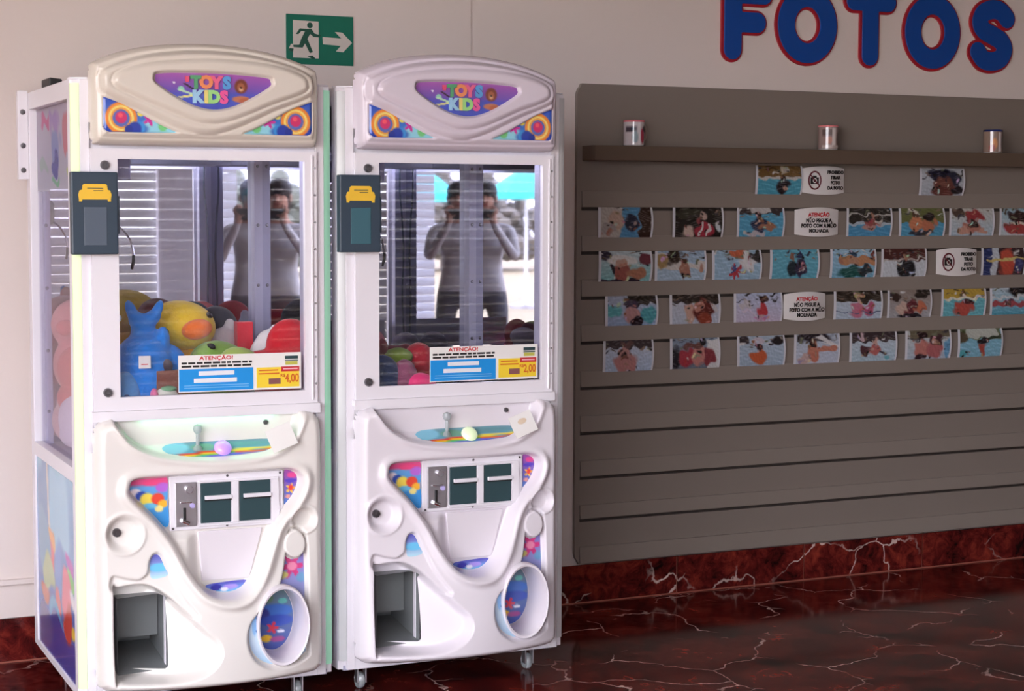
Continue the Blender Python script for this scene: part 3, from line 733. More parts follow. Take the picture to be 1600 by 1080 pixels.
    for k in range(3):
        t = math.radians(-8+120*k); d = Vector((math.cos(t), math.sin(t), 0)); o_ = Vector((ck[0], ck[1], 0))
        P = [o_+d*.018+Vector((0, 0, 1.50)), o_+d*.045+Vector((0, 0, 1.478)), o_+d*.066+Vector((0, 0, 1.445)), o_+d*.074+Vector((0, 0, 1.405))]
        arm = MB().tube(crom(P, 5, False), .0035, 8).build('claw_arm', M['chrome'], cw, True)
        MB().tube([P[3], o_+d*.073+Vector((0, 0, 1.385)), o_+d*.068+Vector((0, 0, 1.362))], [.0045, .0052, .004], 8).build('claw_tip', M['black'], cw, True)
    # wiring loom hanging on the inside of the front right post
    MB().tube(crom([(.332, .068, 1.742), (.330, .068, 1.62), (.340, .068, 1.50), (.345, .068, 1.36), (.340, .068, 1.20), (.347, .068, 1.02), (.350, .068, .80)], 6, False), .0035, 6).build('wiring_loom', M['screen'], root, True)
    return root

def prism_z(self, poly, z0, z1):
    n = len(poly); vs = [(x, y, z0) for x, y in poly]+[(x, y, z1) for x, y in poly]
    return self.add(vs, [tuple(range(n)), tuple(range(n, 2*n))[::-1]]+[((k+1) % n, k, n+k, n+(k+1) % n) for k in range(n)])
MB.prism_z = prism_z

m1 = make_machine()
tag(m1, 'white claw machine with lit green edge strips nearest the left edge of the photo', 'claw machine', 'claw machines')
m1.location = (A1['X'], A1['Y'], 0); m1.rotation_euler = (0, 0, A1['a'])
m2 = copy_tree(m1)
tag(m2, 'white claw machine with unlit grey edge strips, beside the photo display panel', 'claw machine', 'claw machines')
m2.location = (A2['X'], A2['Y'], 0); m2.rotation_euler = (0, 0, A2['a'])

# what differs between the two machines
def override(o, m):
    o.data = o.data.copy(); o.data.materials[0] = m
leds = [c for c in m1.children if c.name.startswith('led_strip')]
for l in leds:
    l.data.materials[0] = M['led_lime'] if l.data.vertices[0].co.x < 0 else M['led_green']
for c in [c for c in m2.children if c.name.split('.')[0] in ('side_hinge', 'top_latch') or (c.name.split('.')[0] == 'screw' and c.data.vertices[0].co.x < -.4)]:
    bpy.data.objects.remove(c)
for c in m2.children:
    n = c.name.split('.')[0]
    if n == 'led_strip': override(c, M['led_off'])
    if n == 'header':
        override(c, mat('lilac_plastic', (222, 212, 226), .24, coat=.25))
for c in m1.children:
    n = c.name.split('.')[0]
    if n == 'button': override(c, M['btn_purple'])
    if n == 'fascia': override(c, mat('ivory_plastic', (236, 232, 228), .24, coat=.25))
# lit strip under the door ledge of the first machine (tray light), and its printed side panel
MB().box(-.20, .20, -.013, -.007, .9225, .9275).build('tray_light', mat('tray_led', (160, 240, 200), .4, emit=(110, 235, 175), es=5), m1)
sp_ops = [('grad', (70, 90, 180), (150, 205, 235)), ('e', .25, .85, .2, .3, (120, 160, 205)), ('e', .6, .8, .3, .25, (165, 215, 245)), ('line', .30, .95, .32, .72, .03, (235, 225, 215)),
          ('e', .40, .66, .14, .06, (248, 170, 90)), ('e', .35, .55, .18, .09, (240, 120, 120)), ('e', .55, .52, .14, .12, (120, 160, 225)), ('e', .85, .60, .14, .07, (200, 90, 190)), ('e', .88, .52, .12, .06, (130, 210, 110)), ('e', .18, .55, .16, .16, (130, 175, 210)),
          ('e', .78, .42, .12, .10, (240, 120, 140)), ('e', .3, .40, .16, .10, (190, 205, 150)), ('e', .55, .34, .10, .12, (230, 110, 110)), ('e', .92, .42, .1, .05, (240, 240, 245)), ('e', .2, .28, .16, .06, (220, 120, 90)), ('e', .8, .27, .12, .10, (205, 80, 70)), ('e', .95, .24, .06, .04, (245, 210, 80)), ('e', .5, .22, .2, .06, (90, 170, 215)), ('e', .6, .08, .6, .13, (60, 70, 160)), ('e', .15, .12, .25, .1, (110, 100, 160))]
sp_ops = [tuple([o[0]]+[1-o[1]]+list(o[2:])) if o[0] == 'e' else o for o in sp_ops]
def side_print(par, y0, y1, z0, z1, ops, lx, m, name):
    o = print_grid(name, y1-y0, z1-z0, 60, 90, ops, m, par, None, 77)
    o.location = (lx, (y0+y1)/2, (z0+z1)/2); o.rotation_euler = (0, 0, -PI/2); return o
side_print(m1, .064, .731, ZB+.022, .728, [tuple([o[0]]+[1-o[1]]+list(o[2:])) if o[0] == 'e' else o for o in sp_ops], -OW+.0050, M['sticker'], 'side_print')
# faint printed film on the upper part of the side pane
film = bpy.data.materials.new('window_film'); film.use_nodes = True
nt = film.node_tree; nt.nodes.clear(); oo = nt.nodes.new('ShaderNodeOutputMaterial'); mx = nt.nodes.new('ShaderNodeMixShader'); mx.inputs[0].default_value = .5
tr = nt.nodes.new('ShaderNodeBsdfTransparent'); df = nt.nodes.new('ShaderNodeBsdfDiffuse'); at = nt.nodes.new('ShaderNodeVertexColor'); at.layer_name = 'Col'
nt.links.new(at.outputs[0], df.inputs[0]); nt.links.new(tr.outputs[0], mx.inputs[1]); nt.links.new(df.outputs[0], mx.inputs[2]); nt.links.new(mx.outputs[0], oo.inputs[0])
fops = [('grad', (206, 206, 222), (214, 200, 220)), ('e', .25, .85, .14, .08, (230, 130, 170)), ('e', .5, .8, .12, .18, (190, 160, 215)), ('e', .78, .65, .10, .28, (230, 150, 160)), ('e', .52, .5, .12, .25, (165, 170, 220)), ('e', .5, .3, .10, .12, (120, 120, 190)), ('e', .92, .85, .1, .15, (170, 215, 170)), ('e', .85, .2, .1, .06, (210, 225, 160)), ('e', .5, .12, .1, .05, (150, 205, 170)), ('e', .2, .3, .15, .1, (190, 205, 200))]
side_print(m1, .064, .731, 1.60, 1.866, fops, -.3735, film, 'window_film')

# ------------------------------------------------------------------ payment terminals, notices, cards
def terminal(mi, label, scr):
    root = tag(empty('payment_terminal', W(mi, -.340, -.0143, 1.533), mi['a']), label, 'card terminal', 'payment terminals')
    b = MB().box(-.068, .068, -.032, 0, -.120, .120).build('terminal_body', M['navy'], root, bevel=.004)
    MB().prism([(-.046, .040), (.046, .040), (.048, .054), (.044, .066), (.037, .068), (.035, .082), (.030, .085), (-.030, .085), (-.035, .082), (-.037, .068), (-.044, .066), (-.048, .054)], -.0345, -.031).prism([(-.046, .034), (-.038, .034), (-.036, .042), (-.046, .042)], -.0345, -.031).prism([(.046, .034), (.038, .034), (.036, .042), (.046, .042)], -.0345, -.031).build('emblem', M['yellow'], root)
    MB().box(-.022, .024, -.0352, -.0340, .0715, .0735).box(-.004, .024, -.0352, -.0340, .0645, .0665).build('emblem_lines', M['dark'], root)
    MB().box(-.032, .034, -.0335, -.031, -.094, .018).build('reader_screen', scr, root, bevel=.001)
    MB().box(.0685, .074, -.022, 0, -.06, .05).build('mounting_bracket', M['screen'], root)
    return root
terminal(A1, 'dark blue card terminal with yellow emblem on the left claw machine', M['screen'])
terminal(A2, 'dark blue card terminal with yellow emblem on the right claw machine', M['screen2'])

def notice(mi, price, label):
    root = tag(empty('price_notice', W(mi, .102, -.0040, 1.050), mi['a']), label, 'notice', 'price notices')
    MB().box(-.192, .192, -.0012, 0, -.056, .056).build('paper', M['paper'], root)
    text('heading', 'ATENÇÃO!', .016, M['red_text'], root, (-.075, -.0022, .046), .0003, .0004, 1.3)
    # the two lines of small print and the lines in the blue box are too small to read: plain bars
    rnd = random.Random(3); b = MB()
    for z in (.032, .022):
        x_ = -.182
        while x_ < .03:
            w = rnd.uniform(.012, .03); b.box(x_, min(x_+w, .036), -.0020, -.0010, z-.003, z+.003); x_ += w+.004
    b.build('small_print', M['black_text'], root)
    MB().box(-.190, .040, -.0020, -.0010, -.053, .014).build('blue_box', M['blue_box'], root)
    MB().box(-.13, -.02, -.0028, -.0018, -.006, .007).box(-.145, -.012, -.0028, -.0018, -.028, -.015).build('blue_box_lines', M['white_text'], root)
    b = MB()
    for z in (-.036, -.043): b.box(-.175, .025, -.0028, -.0018, z-.0012, z+.0012)
    b.build('blue_box_rule', mat('pale_rule', (120, 190, 240), .5), root)
    MB().box(.050, .186, -.0020, -.0010, -.050, .012).build('yellow_box', M['yellow_box'], root)
    MB().box(.058, .118, -.0028, -.0018, .001, .005).box(.056, .122, -.0028, -.0018, -.009, -.005).build('yellow_box_lines', M['orange_text'], root)
    MB().box(.088, .126, -.0028, -.0018, -.040, -.022).build('card_icon', mat('icon_brown', (140, 90, 90), .5), root, bevel=.004)
    MB().box(.128, .186, -.0028, -.0018, -.002, .013).build('red_box', M['red_text'], root)
    MB().box(.134, .180, -.0034, -.0026, .004, .008).build('red_box_line', mat('pale_pink', (245, 190, 195), .5), root)
    text('price', price, .036, M['orange_text'], root, (.162, -.0030, -.024), .0003, .0006, .72)
    text('currency', 'R$', .014, M['orange_text'], root, (.133, -.0030, -.014), .0003, .0002)
    MB().box(.140, .182, -.0024, -.0010, .036, .046).box(.140, .182, -.0024, -.0010, .030, .033).build('stamp_dark', M['dark'], root)
    MB().box(.142, .180, -.0024, -.0010, .018, .029).build('stamp_yellow', mat('stamp_olive', (200, 196, 90), .5), root)
    return root
notice(A1, '4,00', 'white notice reading 4,00 in the left claw machine window')
notice(A2, '2,00', 'white notice reading 2,00 in the right claw machine window')

def card(mi, label, lines):
    root = tag(empty('paper_card', W(mi, .209, -.074, .853), mi['a']), label, 'card', 'paper cards')
    R = Euler((math.radians(-14), math.radians(-20), 0)).to_matrix().to_4x4()
    o = MB().box(-.041, .041, -.0012, .0012, -.036, .036).build('card_sheet', M['paper'], root, bevel=.0006)
    o.data.transform(R)
    if lines:
        b = MB().ell((0, -.0014, .01), (.016, .0006, .009)).build('card_print', mat('card_tan', (225, 205, 180), .6), root); b.data.transform(R)
    return root
card(A1, 'plain white card leaning in the control tray of the left machine', False)
card(A2, 'white card with faint tan print in the control tray of the right machine', True)

# ------------------------------------------------------------------ plush toys
EYE = mat('plush_eye', (20, 18, 18), .2)
def plush(mi, name, label, loc, rz, parts, group, scale=1.0, tilt=(0, 0)):
    root = tag(empty(name, W(mi, *loc), mi['a']+rz), label, 'plush toy', group)
    root.rotation_euler = (tilt[0], tilt[1], mi['a']+rz); root.scale = (scale,)*3
    for pn, col, shapes in parts:
        b = MB()
        for sh in shapes:
            if sh[0] == 'box': b.box(*sh[1:])
            elif sh[0] == 'tube': b.tube(crom(sh[1], 4, False), [sh[2]]*(4*(len(sh[1])-1)+1), 10)
            else: b.ell(sh[0], sh[1], sh[2] if len(sh) > 2 else (0, 0, 0))
        o = b.build(pn, fabric(col) if isinstance(col, tuple) else col, root, True)
        if len(shapes) > 1 and shapes[0][0] != 'box':
            rm = o.modifiers.new('fuse', 'REMESH'); rm.mode = 'VOXEL'; rm.voxel_size = .006; rm.use_smooth_shade = True
            sm = o.modifiers.new('soften', 'SMOOTH'); sm.iterations = 6
    return root
def eyes(y, z, dx, r=.009): return ('eye', EYE, [((-dx, y, z), (r, r*.6, r*1.2)), ((dx, y, z), (r, r*.6, r*1.2))])
G1 = 'plush toys in the left machine'; G2 = 'plush toys in the right machine'
BLUE = (28, 128, 222)
plush(A1, 'plush_whale', 'bright blue plush whale with upright tail fin and white tag', (-.162, .130, .80), 0,
      [('body', BLUE, [((0, 0, .24), (.105, .095, .13)), ((.0, .0, .10), (.10, .085, .12)), ((0, .01, .365), (.040, .035, .05)), ((-.018, .01, .405), (.030, .018, .028), (0, .8, 0)), ((-.035, .01, .432), (.018, .016, .040), (0, -.35, 0)), ((.026, .01, .412), (.034, .018, .024), (0, -.6, 0)), ((.044, .01, .436), (.016, .016, .036), (0, .45, 0)), ((.085, -.01, .26), (.05, .05, .075), (0, -.3, 0)), ((.050, -.02, .335), (.024, .03, .055), (0, .1, 0))]),
       ('tag', M['paper'], [('box', -.040, -.004, -.104, -.102, .268, .306)]), ('tag_print', M['red_text'], [('box', -.033, -.012, -.1045, -.1035, .279, .282)])], G1)
plush(A1, 'plush_fish', 'pale blue rounded plush with a dark eye in the lower left window corner', (-.232, .065, .90), 0,
      [('body', (96, 160, 220), [((0, 0, .085), (.046, .034, .075)), ((.008, .0, .02), (.04, .034, .05))]), ('eye', mat('eye_navy', (40, 70, 130), .4), [((-.006, -.034, .075), (.013, .006, .016))])], G1)
plush(A1, 'plush_block', 'square brown plush cushion beside the blue whale', (-.098, .062, .93), 0,
      [('body', (128, 78, 66), [('box', -.048, .030, -.025, .025, .0, .128)]), ('knob', (70, 60, 70), [((-.012, -.004, .140), (.018, .018, .022))])], G1)
plush(A1, 'plush_ball', 'small white and pink plush ball at the bottom of the window', (-.118, .045, .945), 0,
      [('body', (214, 214, 200), [((0, 0, .035), (.040, .022, .030))]), ('stripe', (235, 120, 160), [((-.036, -.008, .038), (.012, .018, .024))]), ('crown', (120, 170, 130), [((.008, -.004, .058), (.026, .018, .010))])], G1)
plush(A1, 'plush_chick', 'yellow plush chick with orange beak and black eyes', (-.004, .300, .86), .05,
      [('body', (246, 180, 30), [((.012, 0, .14), (.105, .095, .13)), ((.03, 0, .0), (.12, .1, .08))]),
       ('head', (248, 208, 46), [((-.005, -.01, .315), (.112, .095, .082), (0, .12, 0)), ((-.082, -.03, .285), (.030, .03, .028))]),
       ('beak', (244, 120, 40), [((.018, -.105, .310), (.050, .030, .032), (0, -.15, 0))]),
       ('eye', EYE, [((-.072, -.082, .302), (.009, .010, .016)), ((.068, -.072, .352), (.010, .010, .015), (0, -.7, 0))])], G1)
plush(A1, 'plush_turtle', 'green plush turtle with pale green face, right of the yellow chick', (.098, .175, .86), .1,
      [('shell', (132, 176, 70), [((.0, .02, .185), (.110, .09, .085), (0, .42, 0)), ((0, .02, .08), (.1, .08, .10))]),
       ('head', (180, 206, 96), [((.030, -.07, .205), (.072, .052, .052), (0, .35, 0)), ((-.03, -.06, .165), (.05, .04, .03))]),
       ('eye', EYE, [((.045, -.118, .222), (.011, .008, .006)), ((-.058, -.050, .262), (.018, .014, .010), (0, .5, 0))]),
       ('blush', (240, 170, 180), [((.01, -.108, .172), (.034, .016, .014))])], G1)
plush(A1, 'plush_heart', 'large red heart-shaped plush in the lower right of the window', (.265, .120, .90), -.05,
      [('body', (206, 34, 48), [((.040, .0, .205), (.085, .05, .10), (0, -.3, 0)), ((-.045, 0, .150), (.085, .05, .055), (0, .15, 0)), ((.0, 0, .09), (.085, .05, .09))])], G1)
plush(A1, 'plush_cup', 'small bright red plush cup behind the green turtle', (.214, .36, 1.03), 0,
      [('body', (236, 60, 76), [('box', -.026, .026, -.02, .02, .04, .15)]), ('foot', (245, 200, 200), [((0, 0, .03), (.03, .025, .03))])], G1)
plush(A1, 'plush_lamb', 'white plush peeking out between the cup and the heart', (.275, .27, .98), 0,
      [('body', (238, 232, 228), [((0, 0, .14), (.045, .04, .04)), ((.018, 0, .175), (.018, .016, .022)), ((-.02, 0, .08), (.05, .04, .08))])], G1)
plush(A1, 'plush_bunny', 'white plush with round ear behind the turtle', (.165, .42, 1.0), 0,
      [('body', (226, 222, 222), [((0, 0, .11), (.055, .05, .05)), ((.02, 0, .165), (.020, .016, .024)), ((0, 0, .03), (.06, .05, .06))])], G1)
plush(A1, 'plush_bear', 'dark red round plush at the back behind the chick', (.055, .47, .96), 0,
      [('body', (128, 30, 40), [((0, 0, .20), (.075, .06, .075)), ((0, 0, .07), (.09, .07, .1))]), ('muzzle', (200, 150, 150), [((.058, -.04, .215), (.02, .02, .018))])], G1)
plush(A1, 'plush_penguin', 'black plush at the back beside the dark red one', (.165, .52, .96), 0,
      [('body', (40, 42, 54), [((0, 0, .19), (.075, .065, .075)), ((0, 0, .06), (.09, .07, .1))]), ('flipper', (120, 124, 140), [((.045, -.06, .17), (.012, .012, .03), (0, -.6, 0))])], G1)
plush(A1, 'plush_frog', 'dark green plush at the far left of the pile', (-.262, .36, .96), 0,
      [('body', (70, 120, 70), [((0, 0, .15), (.06, .05, .05)), ((0, 0, .05), (.06, .05, .07))]), ('eye', EYE, [((-.02, -.045, .19), (.012, .012, .012)), ((.02, -.045, .19), (.012, .012, .012))])], G1)
plush(A1, 'plush_dolphin', 'small blue and white plush at the back left corner', (-.215, .47, .98), 0,
      [('body', (60, 140, 215), [((0, 0, .22), (.05, .04, .035), (0, -.5, 0)), ((-.01, 0, .1), (.05, .05, .1))]), ('belly', (225, 235, 240), [((.02, -.035, .215), (.03, .016, .018))])], G1)
plush(A1, 'plush_pig', 'pale pink plush pig seen through the side pane', (-.281, .570, .98), -.25,
      [('body', (240, 166, 158), [((0, 0, .19), (.085, .075, .085)), ((.0, 0, .06), (.08, .07, .1))]), ('snout', (246, 150, 140), [((-.03, -.085, .185), (.032, .026, .026))]), ('ear', (220, 140, 135), [((.03, -.05, .270), (.022, .012, .030))])], G1)
plush(A1, 'plush_crab', 'coral plush below the pink pig at the side pane', (-.293, .50, .90), 0,
      [('body', (236, 140, 128), [((0, 0, .13), (.07, .07, .08)), ((0, 0, .04), (.07, .07, .06))])], G1)
plush(A1, 'plush_cat', 'white plush cat with small pink face at the side pane', (-.292, .47, .775), -.4,
      [('body', (244, 232, 234), [((0, 0, .10), (.072, .08, .095)), ((0, 0, .05), (.07, .075, .05))]), ('nose', (236, 150, 150), [((0, -.078, .11), (.010, .006, .007))])], G1)
plush(A1, 'plush_seal', 'pink and cream plush lying low behind the side pane', (-.292, .60, .775), 0,
      [('body', (236, 196, 190), [((0, 0, .08), (.07, .08, .08)), ((0, -.03, .14), (.06, .06, .06))])], G1)
plush(A1, 'plush_cushion', 'green plush cushion low in the side pane corner', (-.30, .27, .775), 0,
      [('body', (140, 180, 140), [((0, 0, .07), (.055, .09, .07)), ((0, .02, .13), (.05, .07, .05))])], G1)
# right machine
plush(A2, 'plush_rabbit', 'dusty pink plush at the left edge of the right machine window', (-.222, .17, .98), 0,
      [('body', (196, 116, 130), [((0, 0, .135), (.045, .045, .045)), ((0, 0, .05), (.055, .05, .07))]), ('patch', (120, 40, 56), [((.018, -.03, .12), (.026, .02, .03))])], G2)
plush(A2, 'plush_ladybird', 'dark wine red plush behind the green one', (-.112, .27, .945), 0,
      [('body', (124, 30, 50), [((0, 0, .10), (.085, .06, .05)), ((.05, 0, .125), (.03, .03, .03)), ((0, 0, .03), (.09, .06, .06))])], G2)
plush(A2, 'plush_mouse', 'white and pink plush at the back beside the price notice', (-.02, .31, .925), 0,
      [('body', (226, 200, 200), [((0, 0, .125), (.055, .045, .035)), ((-.045, 0, .11), (.035, .03, .022)), ((0, 0, .05), (.06, .05, .06))]), ('ear', (216, 130, 150), [((-.055, -.02, .105), (.025, .02, .016))])], G2)
plush(A2, 'plush_pear', 'olive green plush in the right machine', (-.140, .145, .94), 0,
      [('body', (132, 160, 60), [((0, 0, .125), (.052, .04, .032)), ((0, 0, .05), (.06, .05, .06))])], G2)
plush(A2, 'plush_shark', 'dark slate blue plush in the lower left window corner', (-.215, .09, .90), 0,
      [('body', (52, 72, 110), [((0, 0, .105), (.060, .045, .075)), ((.02, 0, .04), (.06, .05, .06))])], G2)
plush(A2, 'plush_apple', 'deep red plush next to the price notice edge', (-.055, .175, .90), 0,
      [('body', (190, 36, 56), [((0, 0, .15), (.052, .05, .06)), ((0, 0, .06), (.06, .05, .08))])], G2)
plush(A2, 'plush_flower', 'hot pink plush at the bottom of the right machine window', (-.098, .055, .93), 0,
      [('body', (250, 60, 130), [((0, 0, .055), (.05, .028, .036)), ((.025, 0, .03), (.04, .028, .04))])], G2)
plush(A2, 'plush_doll', 'mauve plush between the slate blue and hot pink ones', (-.142, .085, .89), 0,
      [('body', (150, 80, 110), [((0, 0, .10), (.048, .04, .075)), ((0, 0, .04), (.05, .04, .06))])], G2)
plush(A2, 'plush_mole', 'grey plush in the far right corner of the right machine', (.300, .20, .885), 0,
      [('body', (120, 108, 122), [((0, 0, .13), (.058, .055, .055)), ((0, 0, .05), (.058, .055, .07))])], G2)
# plush filling the rest of the playfields
FILL = [(A1, .02, .10, (210, 120, 150), 'rose'), (A1, .20, .11, (90, 140, 200), 'sky blue'), (A1, .28, .33, (230, 190, 90), 'mustard'), (A1, -.02, .42, (160, 110, 180), 'violet'), (A1, .14, .36, (200, 90, 80), 'brick red'), (A1, .25, .50, (90, 130, 110), 'sage'), (A1, -.20, .14, (120, 110, 160), 'slate violet'),
        (A2, -.17, .15, (120, 80, 100), 'plum'), (A2, -.05, .13, (170, 80, 100), 'raspberry'), (A2, .10, .14, (90, 100, 150), 'denim'), (A2, .26, .15, (190, 150, 90), 'tan'), (A2, .12, .34, (130, 130, 110), 'moss')]
for mi, lx, ly, col, nm in FILL:
    plush(mi, 'plush_bear', 'round %s plush low in the pile of the %s machine' % (nm, 'left' if mi is A1 else 'right'), (lx, ly, .774), random.uniform(-1, 1),
          [('body', col, [((0, 0, .065), (.068, .058, .062)), ((.0, -.01, .125), (.046, .042, .042)), ((-.034, -.01, .158), (.015, .01, .016)), ((.034, -.01, .158), (.015, .01, .016))]), eyes(-.052, .130, .016, .006)], G1 if mi is A1 else G2)

# ------------------------------------------------------------------ display panel with rails and shelf
PX0, PX1, PZ0, PZ1 = 3.286, 6.6, .156, 2.029
PY = YW-.022
panel = tag(empty('display_panel', (PX0, YW, 0)), 'long taupe slatted display panel on the wall, holding rows of photos', 'display panel')
def rounded_rect(x0, x1, z0, z1, r, n=6):
    p = []
    for cx, cz, a in ((x0+r, z0+r, PI), (x1-r, z0+r, 1.5*PI), (x1-r, z1-r, 0), (x0+r, z1-r, .5*PI)):
        for k in range(n+1): t = a+k*PI/2/n; p.append((cx+r*math.cos(t), cz+r*math.sin(t)))
    return p
def rel(o): o.location = (-PX0, -YW, 0); return o
rel(MB().prism(rounded_rect(PX0+.004, PX1, PZ0+.004, PZ1-.004, .045), YW-.005, YW).build('backboard', mat('backing_groove_shade', (58, 50, 46), .7), panel))  # dark colour paints in the shade seen inside the grooves
XA, XB = PX0+.020, PX1-.02
def corner(cx, cz, a, r=.045, n=6): return [(cx+r*math.cos(a+k*PI/2/n), cz+r*math.sin(a+k*PI/2/n)) for k in range(n+1)]
rel(MB().prism([(XA, PZ0)]+[(XA, PZ1)]+[p for p in corner(PX0+.045, PZ1-.045, PI/2) if p[0] < XA]+[p for p in corner(PX0+.045, PZ0+.045, PI) if p[0] < XA], PY, YW-.004).build('edge_strip', M['panel'], panel))
rails = [(1.554, 1.617), (1.383, 1.444), (1.208, 1.273), (1.033, 1.098), (.856, .918), (.679, .743), (.504, .566), (.337, .391), (.160, .225)]
GAP = .013
top = PZ1
for i, (z0, z1) in enumerate(rails):
    # one board per row; a dark groove stays open above it, under the lip of the rail of the row above
    rel(MB().box(XA, XB, PY, YW-.004, z0+.004 if i < 8 else PZ0, top).build('board', M['panel'], panel))
    top = z0-GAP
    b = MB()
    prof = [(PY+.002, z1), (PY-.005, z1-.001), (PY-.010, z0+.002), (PY-.009, z0), (PY+.010, z0), (PY+.002, z0+.012)]
    vs = [(xx, y, z) for xx in (XA, XB) for y, z in prof]; n = len(prof)
    b.add(vs, [(i_, (i_+1) % n, n+(i_+1) % n, n+i_) for i_ in range(n)]+[tuple(range(n)), tuple(range(n, 2*n))[::-1]])
    rel(b.build('rail', M['rail'], panel))
sh = MB().box(PX0+.022, PX1-.02, PY-.105, PY, 1.733, 1.790)
rel(sh.build('shelf', M['shelf'], panel, bevel=.002))

